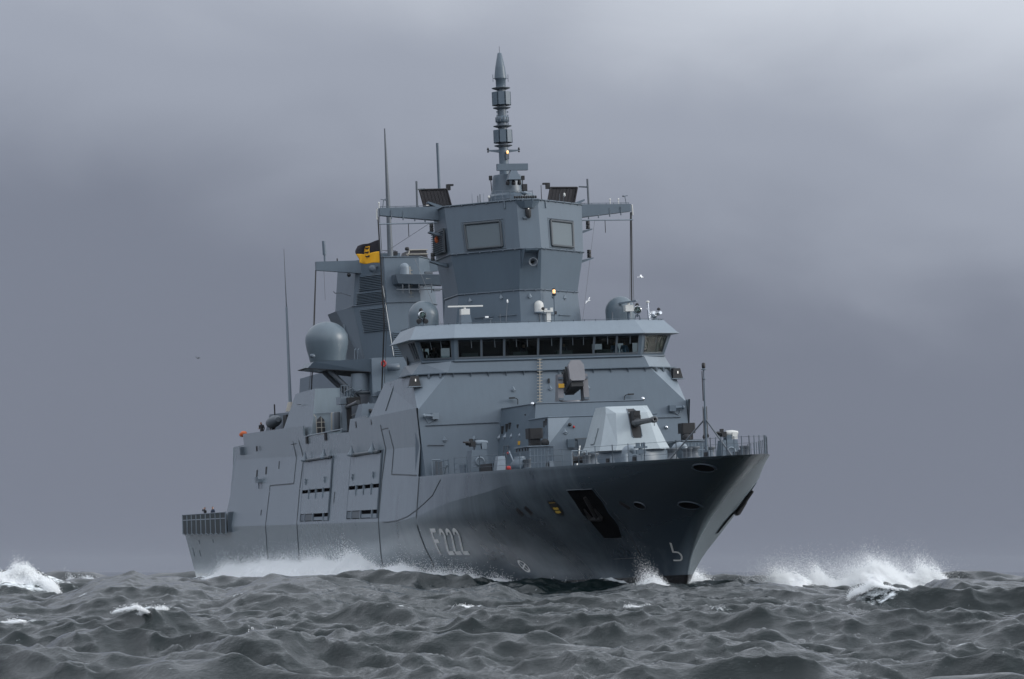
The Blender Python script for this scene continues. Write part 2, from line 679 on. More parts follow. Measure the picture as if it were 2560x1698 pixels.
# ---- rubbed seams and cable runs on the starboard side
sm = [
    [(-101.65, .4), (-98.6, 4.6), (-98.0, 7.3)], [(-98.0, 7.35), (-98.0, 7.42)],
]
strip_on_hull('cable_run', [(-101.9, .6), (-98.7, 4.7), (-98.05, 7.45)], 0.09, hull)
strip_on_hull('cable_run', [(-86.9, .6), (-84.0, 4.7), (-83.95, 7.45)], 0.11, hull)
strip_on_hull('cable_run', [(-54.8, .9), (-52.6, 4.75), (-52.5, 7.45)], 0.09, hull)
strip_on_hull('cable_run', [(-43.0, 1.3), (-42.2, 2.3), (-41.1, 5.1), (-41.05, 7.45)], 0.09, hull)
strip_on_hull('rope_mark', [(-36.0, 7.2), (-37.6, 6.26), (-39.4, 5.8), (-41.16, 5.4), (-43.6, 5.0), (-46.2, 4.8), (-49.5, 4.7), (-51.0, 4.72)], 0.05, hull)


def side_pt(X, Z, off=.02, s=-1):
    """a point on the upper side (above 7.5 m)"""
    u = -X
    zb = band_z(u)
    if Z <= zb:
        y = hb(u, 7.5) - (Z - 7.5) * .11
    else:
        y = yb(u) + .07 * (Z - zb)
    return Vector((X, s * (y + off), Z))


def side_strip(name, pts, w, mat='seam', off=.025):
    mb = MB()
    for (x0, z0), (x1, z1) in zip(pts[:-1], pts[1:]):
        ln = math.hypot(x1 - x0, z1 - z0)
        nx, nz = -(z1 - z0) / ln * w / 2, (x1 - x0) / ln * w / 2
        q = [(x0 + nx * 1.6, z0 + nz), (x1 + nx * 1.6, z1 + nz), (x1 - nx * 1.6, z1 - nz), (x0 - nx * 1.6, z0 - nz)]
        mb.loft([[side_pt(x, z, -.03) for x, z in q], [side_pt(x, z, off) for x, z in q]])
    return fixn(mb.obj(name, mat, frigate))


side_strip('cable_run', [(-98.0, 7.52), (-98.0, 7.97), (-86.8, 7.93), (-86.4, 9.9), (-87.3, 11.2)], .09)
side_strip('cable_run', [(-83.95, 7.52), (-83.2, 9.8), (-84.7, 11.2)], .11)
side_strip('cable_run', [(-52.5, 7.52), (-51.9, 9.58), (-52.8, 11.2)], .09)
side_strip('cable_run', [(-41.8, 7.6), (-49.4, 7.83), (-49.3, 9.5), (-50.2, 10.75)], .08)
for x, z in ((-87.0, 11.0), (-51.6, 10.9)):
    side_strip('cable_run', [(x - 1.2, z), (x + 1.2, z)], .06)

# small side fittings: scuttles, drains, handholds
for x0, z0, w, h, mt in ((-105.3, 9.1, .55, .62, 'black'), (-100.5, 9.25, .55, .62, 'black'), (-94.3, 9.55, .28, .6, 'seam'), (-74.6, 7.7, .2, .2, 'seam')):
    mb = MB()
    q = [(x0 - w / 2, z0 - h / 2), (x0 + w / 2, z0 - h / 2), (x0 + w / 2, z0 + h / 2), (x0 - w / 2, z0 + h / 2)]
    mb.loft([[side_pt(x, z, -.03) for x, z in q], [side_pt(x, z, .03) for x, z in q]])
    fixn(mb.obj('scuttle', mt, frigate))
mb = MB()
c = side_pt(-103.0, 8.55, 0)
mb.bx(c.x - .8, c.x + .8, c.y - .35, c.y, 8.3, 8.6).bx(c.x - .4, c.x + .4, c.y - .45, c.y - .3, 8.55, 8.8).tube((c.x, c.y - .2, 7.8), (c.x, c.y - .2, 8.3), .05)
mb.obj('side_lamp_bracket', 'grey_light', frigate)
for x0, z0 in ((-101.5, 5.6),):
    strip_on_hull('scuttle', [(x0, z0), (x0 + .05, z0 + .45)], .14, hull, 'black')
for x0, z0, h in ((-140.5, 3.2, .35), (-131.0, 3.35, .3), (-146.5, 2.0, .8), (-142.0, 2.0, .6), (-69.3, 6.2, .8)):
    strip_on_hull('scuttle', [(x0, z0), (x0 + .05, z0 + h)], .12, hull, 'seam')


# ---- boat bay doors (two) on the starboard side
def boat_bay(x0, x1, zlo, zhi, parent):
    """door panels standing proud of the side with dark gaps, hinge beam and two strut feet"""
    def pt(x, z, off):
        return on_hull(x, z, off) if z <= 7.5 else side_pt(x, z, off)
    root = MB()
    w = x1 - x0
    # flat black sheet painting the shade behind the doors
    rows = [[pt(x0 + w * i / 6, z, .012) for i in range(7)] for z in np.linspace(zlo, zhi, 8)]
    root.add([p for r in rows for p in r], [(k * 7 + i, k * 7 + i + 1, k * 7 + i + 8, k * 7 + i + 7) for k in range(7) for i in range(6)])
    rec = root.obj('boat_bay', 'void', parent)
    m_ = zlo + (zhi - zlo) * .475

    def panel(nm, xa, xb, za, zb, mat='hull', off=.10):
        mb = MB()
        zs = [z for z in np.linspace(za, zb, 5)]
        out = [[pt(xa, z, off), pt(xb, z, off)] for z in zs]
        inn = [[pt(xa, z, .0), pt(xb, z, .0)] for z in zs]
        for k in range(4):
            mb.add(out[k] + out[k + 1], [(0, 1, 3, 2)])
        loop_o = [out[k][0] for k in range(5)] + [out[k][1] for k in range(4, -1, -1)]
        loop_i = [inn[k][0] for k in range(5)] + [inn[k][1] for k in range(4, -1, -1)]
        mb.loft([loop_i, loop_o], cap=False)
        return mb.obj(nm, mat, rec)
    g_ = .07 * w / 11
    panel('bay_door', x0 + .17, x1 - .12, m_ + .13, zhi - .2)
    panel('bay_door', x0 + .17, x1 - .12, zlo + .56, m_ - .13)
    for k in range(1, 4):
        x = x0 + w * (k / 4.0 + .02)
        panel('door_strut', x - .08, x + .08, m_ - .55, m_ + .2, 'grey_light', .16)
    # lower slot: part shutter, part open
    panel('shutter', x0 + .25, x0 + w * .16, zlo + .05, zlo + .52, 'grey_mid', .06)
    panel('shutter', x0 + w * .18, x0 + w * .44, zlo + .05, zlo + .52, 'grey_dark', .06)
    panel('shutter', x0 + w * .5, x0 + w * .82, zlo + .05, zlo + .3, 'grey_light', .06)
    panel('shutter', x0 + w * .85, x1 - .3, zlo + .02, zlo + .3, 'grey_light', .06)
    for fr_ in (.17, .47, .835):
        panel('door_strut', x0 + w * fr_ - .1, x0 + w * fr_ + .1, zlo, zlo + .56, 'grey_light', .12)
    # hinge beam, two round strut feet
    a, b_ = pt(x0 + .3, zhi - .08, .22), pt(x1 - .3, zhi - .08, .22)
    MB().tube(a, b_, .10, .10, 8).obj('hinge_beam', 'grey_dark', rec)
    for fr_ in (.12, .80):
        c_ = pt(x0 + w * fr_, zhi - .05, .3)
        MB().lathe(c_, [(.05, -.15), (.30, -.1), (.26, .05), (.12, .3), (.03, .62)], 12, (0.1, .05, 1)).obj('hinge_pivot', 'grey_light', rec)
        for q in (.30, .22):
            MB().tube(pt(x0 + w * fr_ + .2, m_ + (zhi - m_) * q, .1), pt(x0 + w * fr_ + .2, m_ + (zhi - m_) * q + .25, .2), .06).obj('door_strut', 'grey_light', rec)
    MB().tube(pt(x0 - .02, zlo, .04), pt(x0 - .02, zhi, .04), .05, .05, 6).obj('door_track', 'grey_mid', rec)
    MB().tube(pt(x1 + .02, zlo, .04), pt(x1 + .02, zhi, .04), .05, .05, 6).obj('door_track', 'grey_mid', rec)
    return rec


boat_bay(-82.4, -70.8, 4.95, 9.66, frigate)
boat_bay(-63.7, -52.9, 5.0, 9.55, frigate)

# ---- pennant number, marks and crest on the starboard bow
TL = (-39.9, 2.54)


def numeral(poly_list, name, x0, parent):
    mb = MB()
    for poly in poly_list:
        K = 8 if max(h for a, h in poly) - min(h for a, h in poly) > .5 else 2
        (a0, h0), (a1, h1), (a2, h2), (a3, h3) = poly
        for k in range(K):
            f0, f1 = k / K, (k + 1) / K
            q = [(a0 + (a3 - a0) * f0, h0 + (h3 - h0) * f0), (a1 + (a2 - a1) * f0, h1 + (h2 - h1) * f0), (a1 + (a2 - a1) * f1, h1 + (h2 - h1) * f1), (a0 + (a3 - a0) * f1, h0 + (h3 - h0) * f1)]
            q = [(x0 + a * 1.0 + h * .58, 2.54 + h) for a, h in q]
            fill_on_hull(mb, q, .03)
    o_ = mb.obj(name, 'white', parent)
    so = o_.modifiers.new('thickness', 'SOLIDIFY')
    so.thickness = .02
    return o_


H_ = 1.68
Fp = [[(0, 0), (.24, 0), (.24, H_), (0, H_)], [(.24, H_ - .23), (1.0, H_ - .23), (1.0, H_), (.24, H_)], [(.24, .78), (.82, .78), (.82, 1.0), (.24, 1.0)]]


def arc2():
    out = []
    cx, cz, ro, ri = .46, H_ - .42, .42, .20
    pr_ = None
    for k in range(11):
        a = R(180 - 18 * k * 1.06)
        o_ = (cx + ro * math.cos(a) * 1.05, cz + ro * math.sin(a))
        i_ = (cx + ri * math.cos(a) * 1.1, cz + ri * math.sin(a) * .95)
        if pr_:
            out.append([pr_[0], o_, i_, pr_[1]])
        pr_ = (o_, i_)
    out.append([pr_[0], (.30, .23), (.02, .23), pr_[1]])
    out.append([(0, 0), (.9, 0), (.9, .23), (0, .23)])
    return out


numeral(Fp, 'pennant_letter', -39.9, hull)
for k in range(3):
    numeral(arc2(), 'pennant_numeral', -38.35 + k * 1.17, hull)
# bow thruster mark: ring with a cross
mb = MB()
cx, cz = -29.42, 1.80
for k in range(24):
    a0, a1 = 2 * math.pi * k / 24, 2 * math.pi * (k + 1) / 24
    q = [(cx + r * math.cos(a) * .95, cz + r * math.sin(a) * .8) for r, a in ((.48, a0), (.48, a1), (.36, a1), (.36, a0))]
    fill_on_hull(mb, q, .02)
for a in (R(25), R(115)):
    c_, s_ = math.cos(a), math.sin(a)
    q = [(cx + (c_ * p - s_ * w) * .95, cz + (s_ * p + c_ * w) * .8) for p, w in ((-.38, -.05), (.38, -.05), (.38, .05), (-.38, .05))]
    fill_on_hull(mb, q, .026)
mb.obj('thruster_mark', 'white', hull)
# bulbous bow mark
mb = MB()
pts = [(-14.28, 2.98), (-14.45, 2.72), (-14.62, 2.46), (-14.42, 2.47), (-14.25, 2.44), (-14.16, 2.33), (-14.17, 2.2), (-14.28, 2.07), (-14.42, 2.0), (-14.75, 2.0), (-14.95, 2.01)]
o = strip_on_hull('bulb_mark', pts, .07, hull, 'whitish', .02)
# ship's crest: dark shield, gold centre
mb = MB()
fill_on_hull(mb, [(-21.05, 5.6), (-20.3, 5.6), (-20.15, 5.1), (-20.2, 4.9), (-20.55, 4.72), (-20.95, 4.85), (-21.1, 5.1)], .03)
crest = mb.obj('crest', 'black', hull)
mb = MB()
for k in range(3):
    fill_on_hull(mb, [(-20.9 + .02 * k, 5.42 - k * .2), (-20.42, 5.42 - k * .2), (-20.40, 5.30 - k * .2), (-20.72, 5.27 - k * .2), (-20.9, 5.30 - k * .2)], .04)
fill_on_hull(mb, [(-20.98, 5.5), (-20.36, 5.5), (-20.36, 5.47), (-20.98, 5.47)], .04)
mb.obj('crest_emblem', 'gold', crest)


# anchor pockets: a flat black plate painted as a recess's shade, with stowed anchor, both bows
def anchor_pocket(side):
    mb = MB()
    q = [(-18.42, 6.14), (-16.0, 6.13), (-16.2, 5.4), (-16.86, 4.05), (-17.5, 3.35), (-19.0, 3.35)]
    zs = np.linspace(3.35, 6.13, 9)
    le = lambda z: lerp(z, [3.35, 6.13], [-19.0, -18.4])
    ri = lambda z: lerp(z, [3.35, 4.05, 5.4, 6.13], [-17.55, -16.9, -16.2, -16.0])
    rows = [[on_hull(le(z) + (ri(z) - le(z)) * i / 4, z, .025, side) for i in range(5)] for z in zs]
    mb.add([p for r in rows for p in r], [(k * 5 + i, k * 5 + i + 1, k * 5 + i + 6, k * 5 + i + 5) for k in range(8) for i in range(4)])
    o_ = mb.obj('anchor_pocket', 'void', hull)
    # frame lip
    mb = MB()
    loop = [(le(z), z) for z in zs] + [(ri(z), z) for z in zs[::-1]] + [(le(zs[0]), zs[0])]
    for a, b_ in zip(loop[:-1], loop[1:]):
        mb.tube(on_hull(*a, .0, side), on_hull(*b_, .0, side), .035, .035, 5)
    mb.obj('pocket_rim', 'hull', o_)
    # anchor: shank and flukes
    mb = MB()
    top, bot = on_hull(-17.15, 5.75, .10, side), on_hull(-17.7, 4.55, .16, side)
    mb.tube(top, bot, .10, .13, 8)
    for dx in (-.45, .45):
        tip = on_hull(-17.45 + dx, 5.15, .20, side)
        mb.tube(bot, on_hull(-17.7 + dx, 4.6, .2, side), .14, .12, 6)
        mb.tube(on_hull(-17.7 + dx, 4.6, .2, side), tip, .13, .03, 6)
    mb.obj('anchor', 'black', o_)


anchor_pocket(-1)
anchor_pocket(1)


def hole(X, Z, rx_, rz_, side=-1, name='hawse_hole'):
    mb = MB()
    ring = lambda r, off: [on_hull(X + rx_ * r * math.cos(2 * math.pi * k / 18), Z + rz_ * r * math.sin(2 * math.pi * k / 18), off, side) for k in range(18)]
    mb.loft([ring(1.16, -.02), ring(1.12, .05), ring(.98, .06), ring(.92, .0)], cap=False, smooth=True)
    o_ = mb.obj(name, 'hull', hull)
    mb = MB()
    mb.add(ring(.95, .03), [tuple(range(18))])
    mb.obj('hole', 'void', o_)


hole(-5.75, 6.95, .75, .20)
hole(-10.35, 5.02, .62, .2)
hole(-13.65, 5.12, .34, .19)
strip_on_hull('chock', [(-14.9, 5.35), (-14.55, 4.98)], .22, hull, 'black')
strip_on_hull('chock', [(-24.75, 5.22), (-24.4, 4.82)], .26, hull, 'black')
strip_on_hull('chock', [(-23.75, 5.30), (-23.35, 4.86)], .24, hull, 'black')
strip_on_hull('chock', [(-24.75, 5.22), (-24.4, 4.82)], .26, hull, 'black', side=1)
# shell plate seams round the anchor bolster
strip_on_hull('plate_seam', [(-15.65, 6.8), (-16.2, 4.6), (-17.4, 2.2)], .03, hull, 'seam', .012)
strip_on_hull('plate_seam', [(-17.4, 2.2), (-19.8, 2.14)], .03, hull, 'seam', .012)
strip_on_hull('plate_seam', [(-25.6, 6.3), (-25.1, 5.6)], .03, hull, 'seam', .012)

# ---- flight deck safety nets, folded up: one framed net panel after the other
netroot = None
xs = np.linspace(-146.6, -118.4, 10)
netm = bpy.data.materials.new('net')
n, l, b = nt(netm)
b.inputs['Base Color'].default_value = (0.035, 0.045, 0.05, 1)
b.inputs['Roughness'].default_value = .8
tcn = n.new('ShaderNodeTexCoord')
ck = n.new('ShaderNodeTexBrick')
ck.inputs['Scale'].default_value = 5
ck.inputs['Mortar Size'].default_value = .05
l.new(tcn.outputs['Object'], ck.inputs['Vector'])
b.inputs['Alpha'].default_value = .88
MATS['net'] = netm
nb = MB()
nb.tube((-146.7, -9.62, 5.5), (-118.3, -9.72, 5.5), .05)
safety_net = nb.obj('safety_net', 'grey_light', frigate)
yn = lambda x: -9.62 - (x + 146.6) / 28 * .1
for i in range(9):
    a, b_ = xs[i] + .12, xs[i + 1] - .12
    q = [(a, 4.22), (a + (b_ - a) * .5, 4.08), (b_, 4.24), (b_, 6.0), (a, 5.98)]
    mb = MB()
    mb.loft([[Vector((x, yn(x) + .02, z)) for x, z in q], [Vector((x, yn(x) - .02, z)) for x, z in q]])
    mb.obj('net_panel', 'net', safety_net)
for i in range(10):
    x = xs[i]
    MB().tube((x, yn(x) - .03, 4.15), (x, yn(x) - .03, 6.05), .07, .06, 6).obj('net_stanchion', 'grey_light', safety_net)
MB().tube((-146.7, yn(-146) - .02, 6.0), (-118.4, yn(-118) - .02, 6.02), .05).obj('net_rail', 'grey_mid', safety_net)
mb = MB()
for i in range(9):
    a, b_ = xs[i] + .12, xs[i + 1] - .12
    mb.tube((a, yn(a), 4.2), ((a + b_) / 2, yn(a), 4.06), .05).tube(((a + b_) / 2, yn(a), 4.06), (b_, yn(b_), 4.22), .05)
mb.obj('net_lower_rail', 'grey_mid', safety_net)
# inboard end: a lattice panel running athwart
for k in range(5):
    x = -118.2 + k * .25
    MB().tube((x, -9.55 + k * .07, 4.3), (x + .2, -9.5 + k * .07, 6.05), .05).obj('net_stanchion', 'grey_mid', safety_net)


# ------------------------------------------------------------------ forward superstructure
def sym_ring(pts):
    """starboard half of a plan (X, Y>0, Z) front to back, mirrored to a closed ring"""
    st = [Vector((x, -y, z)) for x, y, z in pts]
    po = [Vector((x, y, z)) for x, y, z in pts[::-1]]
    return st + po


def ff(z):
    return -40.6 - (z - 7.46) * .248            # the raked front wall


CH, SDW = [], []
mb = MB()
fl = [Vector((ff(z), y, z)) for y, z in ((-8.78, 7.46), (8.78, 7.46), (8.92, 11.7), (6.72, 14.05), (6.42, 14.85), (-6.42, 14.85), (-6.72, 14.05), (-8.92, 11.7))]
mb.add(fl, [tuple(range(8))])
for s in (-1, 1):
    ch, t1, t2 = Vector((ff(11.7), s * 8.92, 11.7)), Vector((ff(14.05), s * 6.72, 14.05)), Vector((ff(14.85), s * 6.42, 14.85))
    o1, o2 = Vector((-43.9, s * 8.72, 14.05)), Vector((-43.6, s * 8.15, 14.85))
    f1 = [(0, 2, 1)] if s < 0 else [(0, 1, 2)]
    CH.append((s, [ch, o1, t1], [t1, o1, o2, t2]))
    # side wall above the hull: leans inboard, sloped after edge
    sd_ = [ch, Vector((-42.2, s * 8.93, 11.85)), Vector((-57.3, s * 8.93, 11.85)), Vector((-53.6, s * 8.5, 14.05)), o1]
    SDW.append(sd_)
    a1 = Vector((-50.2, s * 8.35, 14.05))
    a2 = Vector((-49.0, s * 8.05, 14.9))
    mb.add([o1, a1, a2, o2], [(0, 1, 2, 3)] if s < 0 else [(0, 3, 2, 1)])
    # aft return
    mb.add([Vector((-57.3, s * 8.93, 11.85)), Vector((-57.3, s * 6.0, 11.85)), Vector((-53.6, s * 6.0, 14.05)), Vector((-53.6, s * 8.5, 14.05))], [(0, 1, 2, 3)])
    mb.add([Vector((-40.6, s * 8.78, 7.46)), ch, Vector((-42.2, s * 8.93, 11.85)), Vector((-42.2, s * hb(42.2, 7.5), 7.46))], [(0, 1, 2, 3)])
mb.add([Vector((-43.9, -8.7, 14.05)), Vector((-43.9, 8.7, 14.05)), Vector((-53.6, 8.5, 14.05)), Vector((-53.6, -8.5, 14.05))], [(0, 1, 2, 3)])
front = mb.obj('superstructure', 'grey', frigate)
for sd_ in SDW:
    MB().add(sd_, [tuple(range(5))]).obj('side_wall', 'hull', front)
for s, q3, q4_ in CH:
    MB().add(q3, [(0, 1, 2)]).add(q4_, [(0, 1, 2, 3)]).obj('corner_facet', 'grey_light', front)  # lighter grey paints in the light these sloped facets catch

# ledge with brackets
mb = MB()
lp = sym_ring([(ff(14.05) + .22, 6.85, 0), (-43.75, 9.02, 0), (-47.2, 8.9, 0)])
lq = sym_ring([(ff(14.05) - .1, 6.6, 0), (-44.0, 8.6, 0), (-47.2, 8.5, 0)])
n_ = len(lp)
for i in range(n_ - 1):
    a, b_, c_, d_ = lp[(i - 1) % n_], lp[i % n_], lq[i % n_], lq[(i - 1) % n_]
lpts = [Vector((-47.2, -8.95, 0)), Vector((-43.75, -9.02, 0)), Vector((ff(14.05) + .22, -6.85, 0)), Vector((ff(14.05) + .22, 6.85, 0)), Vector((-43.75, 9.02, 0)), Vector((-47.2, 8.95, 0))]
lin = [Vector((-47.2, -8.4, 0)), Vector((-44.0, -8.55, 0)), Vector((ff(14.05) - .15, -6.6, 0)), Vector((ff(14.05) - .15, 6.6, 0)), Vector((-44.0, 8.55, 0)), Vector((-47.2, 8.4, 0))]
for i in range(5):
    ring0 = [lpts[i], lpts[i + 1], lin[i + 1], lin[i]]
    mb.loft([[p + Vector((0, 0, 14.03)) for p in ring0], [p + Vector((0, 0, 14.09)) for p in ring0]])
ledge = fixn(mb.obj('ledge', 'grey', front))
for k in range(12):
    y = -6.4 + 12.8 * k / 11
    MB().add([Vector((ff(14.02) - .02, y - .03, 14.03)), Vector((ff(14.02) + .2, y - .03, 14.03)), Vector((ff(13.72) - .02, y - .03, 13.72)),
              Vector((ff(14.02) - .02, y + .03, 14.03)), Vector((ff(14.02) + .2, y + .03, 14.03)), Vector((ff(13.72) - .02, y + .03, 13.72))],
             [(0, 1, 2), (3, 5, 4), (0, 3, 4, 1), (1, 4, 5, 2), (0, 2, 5, 3)]).obj('bracket', 'grey_mid', front)
for s in (-1, 1):
    for k in range(3):
        c_ = mix3((ff(14.0) + .15, s * 6.9, 13.9), (-43.7, s * 8.85, 13.9), .15 + .33 * k)
        MB().box(c_, (.12, .12, .26)).obj('bracket', 'grey_mid', front)
# cable rails, pipes
MB().tube((ff(10.75) + .06, -8.5, 10.72), (ff(10.75) + .06, -3.75, 10.78), .035).obj('pipe', 'grey_mid', front)
MB().tube((ff(9.45) + .06, -8.5, 9.46), (ff(9.45) + .06, -7.4, 9.44), .03).obj('pipe', 'grey_dark', front)
MB().tube((ff(10.75) + .06, 5.6, 10.75), (ff(10.75) + .06, 8.4, 10.72), .035).obj('pipe', 'grey_mid', front)

# the triangular hoods over the deck lights
def hood(c, s_, nrm, parent):
    """a small pyramid hood on a wall: c = middle of its foot on the wall"""
    nrm = Vector(nrm).normalized()
    side = Vector((0, 0, 1)).cross(nrm).normalized()
    up_ = nrm.cross(side)
    c = Vector(c) + nrm * .004
    mb = MB()
    a, b_ = c - side * s_, c + side * s_
    p = c + nrm * s_ * 1.0
    t_ = c + up_ * s_ * 1.75
    mb.add([a, b_, p, t_], [(0, 2, 1), (0, 3, 2), (1, 2, 3), (0, 1, 3)])
    mb.box(c + nrm * s_ * .35 - up_ * .045, (.07, s_ * .9, .07))
    return mb.obj('light_hood', 'grey_light', parent)


fn = (1, 0, .248)
for y, z in ((-2.53, 12.8), (-.09, 12.8), (2.43, 12.78), (-7.34, 9.72), (-5.4, 9.72)):
    hood((ff(z), y, z), .17, fn, front)

# camera boxes on the front wall
for s in (-1, 1):
    mb = MB()
    x = ff(11.3) + .18
    mb.box((x, s * 7.85, 11.3), (.35, .42, .4)).tube((x + .1, s * 8.05, 11.32), (x + .1, s * 8.5, 11.34), .09).lathe((x + .1, s * 8.5, 11.34), [(.05, 0), (.13, .02), (.13, .14), (.05, .18)], 12, (0, s, 0))
    mb.tube((x, s * 7.9, 11.1), (x - .05, s * 8.3, 10.85), .03).tube((x - .05, s * 8.3, 10.85), (x - .1, s * 8.45, 11.2), .03)
    mb.obj('camera_box', 'grey_light' if s < 0 else 'grey', front)
# swan-neck deck lamps on the front wall
for y, s in ((-2.35, -1), (4.75, 1)):
    mb = MB()
    x = ff(12.0) + .1
    mb.path([(x, y, 11.9), (x + .05, y, 12.18), (x + .1, y + s * .1, 12.27), (x + .15, y + s * .35, 12.3)], .025)
    mb.box((x + .15, y + s * .4, 12.3), (.2, .36, .09))
    mb.obj('deck_lamp', 'rubber', front)
MB().box((ff(13.3) + .08, -.15, 13.35), (.15, .1, .3)).obj('junction_box', 'rubber', front)
MB().lathe((ff(10.15) + .1, 7.35, 10.1), [(.03, -.12), (.12, -.08), (.12, .04), (.03, .1)], 10).obj('floodlight', 'chrome', front)

# tall ladder up the front wall
mb = MB()
zs_ = np.linspace(12.0, 14.75, 15)
mb.tube((ff(12.0) + .18, -.92, 12.0), (ff(14.8) + .18, -.62, 14.8), .035)
ladder = mb.obj('ladder', 'sandy', front)
for z in zs_:
    y = lerp(z, [12.0, 14.8], [-.92, -.62])
    MB().tube((ff(z) + .18, y - .17, z), (ff(z) + .18, y + .17, z), .025, .025, 5).obj('rung', 'sandy', ladder)
MB().tube((ff(12.0) + .02, -.92, 12.6), (ff(12) + .18, -.92, 12.6), .03).obj('rung', 'sandy', ladder)

# side signal lamp boxes below the wings
for s in (-1, 1):
    mb = MB()
    y0 = s * 8.72
    rr = [[Vector((-43.0 + dx, y0 + s * .02 + dy * s, 13.3)) for dx, dy in ((.32, -.32), (.32, .35), (-.35, .35), (-.35, -.32))],
          [Vector((-43.0 + dx, y0 + dy * s, 13.95)) for dx, dy in ((.22, -.22), (.22, .24), (-.28, .24), (-.28, -.22))]]
    mb.loft(rr)
    bxo = fixn(mb.obj('side_light_box', 'black', front))
    MB().box((-42.66, y0 + s * .03, 13.68), (.03, .06, .16)).obj('lamp', 'lamp_white', bxo)
    MB().box((-43.0, y0 + s * .05, 13.27), (.8, .85, .05)).obj('shelf', 'grey_light', bxo)

# door seam on the sloped side
for s in (-1,):
    mb = MB()
    p = lambda x, z: Vector((x, s * (8.93 - (z - 11.85) * .195 + .015), z))
    for a, b_ in (((-51.5, 13.85), (-50.0, 13.9)), ((-50.0, 13.9), (-51.7, 12.1))):
        mb.tube(p(*a), p(*b_), .03, .03, 4)
    mb.obj('door_seam', 'seam', front)

# ------------------------------------------------------------------ bridge
sill = [(-42.42, 6.2, 14.85), (-43.55, 8.12, 14.88), (-48.4, 8.0, 14.98)]
wtop = [(-42.05, 6.28, 16.22), (-43.2, 8.58, 16.22), (-49.3, 8.45, 16.3)]
eave = [(-41.75, 6.34, 16.26), (-42.85, 8.98, 16.26), (-50.0, 8.78, 16.34)]
rtop = [(-42.75, 5.98, 17.2), (-43.95, 8.33, 17.2), (-50.2, 8.0, 17.25)]
mb = MB()


def chain(pts):
    return [Vector((x, -y, z)) for x, y, z in pts[::-1]] + [Vector((x, y, z)) for x, y, z in pts]


ce, cr, cw = chain(eave), chain(rtop), chain(wtop)
nc = len(ce)
mb.add(ce + cr, [(i, i + 1, nc + i + 1, nc + i) for i in range(nc - 1)])                 # sloped fascia
mb.add(cw + ce, [(i, i + 1, nc + i + 1, nc + i)[::-1] for i in range(nc - 1)])           # soffit
mb.add(cr, [tuple(range(nc))])                                                            # roof
mb.add([ce[0], cr[0], cr[-1], ce[-1]], [(0, 1, 2, 3)])
bridge = fixn(mb.obj('bridge', 'grey_light', frigate))
# eave edge strip
mb = MB()
for i in range(nc - 1):
    mb.tube(ce[i], ce[i + 1], .045, .045, 6)
mb.obj('eave_edge', 'grey_light', bridge)
# grab rail stubs along the roof edge
for seg in range(nc - 1):
    a, b_ = cr[seg], cr[seg + 1]
    k = max(2, int((b_ - a).length / .72))
    rail = MB()
    for i in range(k):
        p = a + (b_ - a) * (i + .5) / k
        rail.tube(p + Vector((0, 0, -.02)), p + Vector((.03, 0, .1)), .025, .025, 5)
    rail.tube(a + Vector((0, 0, .07)), b_ + Vector((0, 0, .07)), .015, .015, 5)
    rail.obj('roof_rail', 'grey_mid', bridge)

# window band: sill strip, header strip, mullions, panes
cs = chain(sill)


def wpt(seg, f, h):
    """point on window wall segment seg at fraction f along and h (0 sill..1 header)"""
    return (cs[seg] * (1 - f) + cs[seg + 1] * f) * (1 - h) + (cw[seg] * (1 - f) + cw[seg + 1] * f) * h


def wquad(mb, seg, f0, f1, h0, h1, th=.08, proud=0.0):
    q = [wpt(seg, f0, h0), wpt(seg, f1, h0), wpt(seg, f1, h1), wpt(seg, f0, h1)]
    nrm = (q[1] - q[0]).cross(q[3] - q[0]).normalized()
    if nrm.dot(Vector((1, 0, 0)) if seg in (1, 2, 3) else Vector((0, -1 if seg == 0 else 1, 0))) < 0:
        nrm = -nrm
    q = [p + nrm * proud for p in q]
    mb.loft([[p - nrm * th for p in q], q])
    return nrm


H0, H1 = .11, .94
wall = MB()
fy = lambda y: (y + 6.2) / 12.4
wins = {2: [(fy(a), fy(b_)) for a, b_ in ((-5.95, -4.46), (-4.38, -2.97), (-2.88, -.73), (-.65, .77), (.85, 2.97), (3.05, 4.48), (4.56, 5.98))],
        1: [(.10, .92)], 3: [(.10, .90)], 0: [(.60, .70), (.73, .82), (.85, .945)], 4: [(.06, .14), (.17, .26), (.29, .38)]}
for seg in range(5):
    wquad(wall, seg, 0, 1, 0, H0)
    wquad(wall, seg, 0, 1, H1, 1.0)
    edges = [0.0] + [x for w in wins[seg] for x in w] + [1.0]
    for a, b_ in zip(edges[0::2], edges[1::2]):
        if b_ - a > .001:
            wquad(wall, seg, a, b_, H0, H1)
fixn(wall.obj('window_wall', 'grey', bridge))
for seg in range(5):
    for f0, f1 in wins[seg]:
        ln = (wpt(seg, 1, 0) - wpt(seg, 0, 0)).length
        e_ = .022 / ln
        mb = MB()
        wquad(mb, seg, f0 + e_, f1 - e_, H0 + .02, H1 - .02, .015, -.03)
        pane = fixn(mb.obj('window', 'glass', bridge))
        mb = MB()
        wquad(mb, seg, f0 - e_ * .5, f1 + e_ * .5, H0 - .03, H0 + .03, .1, .02)
        wquad(mb, seg, f0 - e_ * .5, f0 + e_ * 1.2, H0 + .03, H1, .1, .018)
        wquad(mb, seg, f1 - e_ * 1.2, f1 + e_ * .5, H0 + .03, H1, .1, .018)
        fixn(mb.obj('window_frame', 'grey_dark', bridge))
        # wipers
        if seg in (1, 2, 3):
            nw = 2 if (f1 - f0) * ln > 1.8 else 1
            for k in range(nw):
                fm = f0 + (f1 - f0) * (k + 1) / (nw + 1) + (.008 if nw == 1 else 0)
                MB().tube(wpt(seg, fm, .93) + Vector((.06, 0, 0)), wpt(seg, fm + .003, .55) + Vector((.05, 0, 0)), .018, .018, 5).obj('wiper', 'grey_light', bridge)
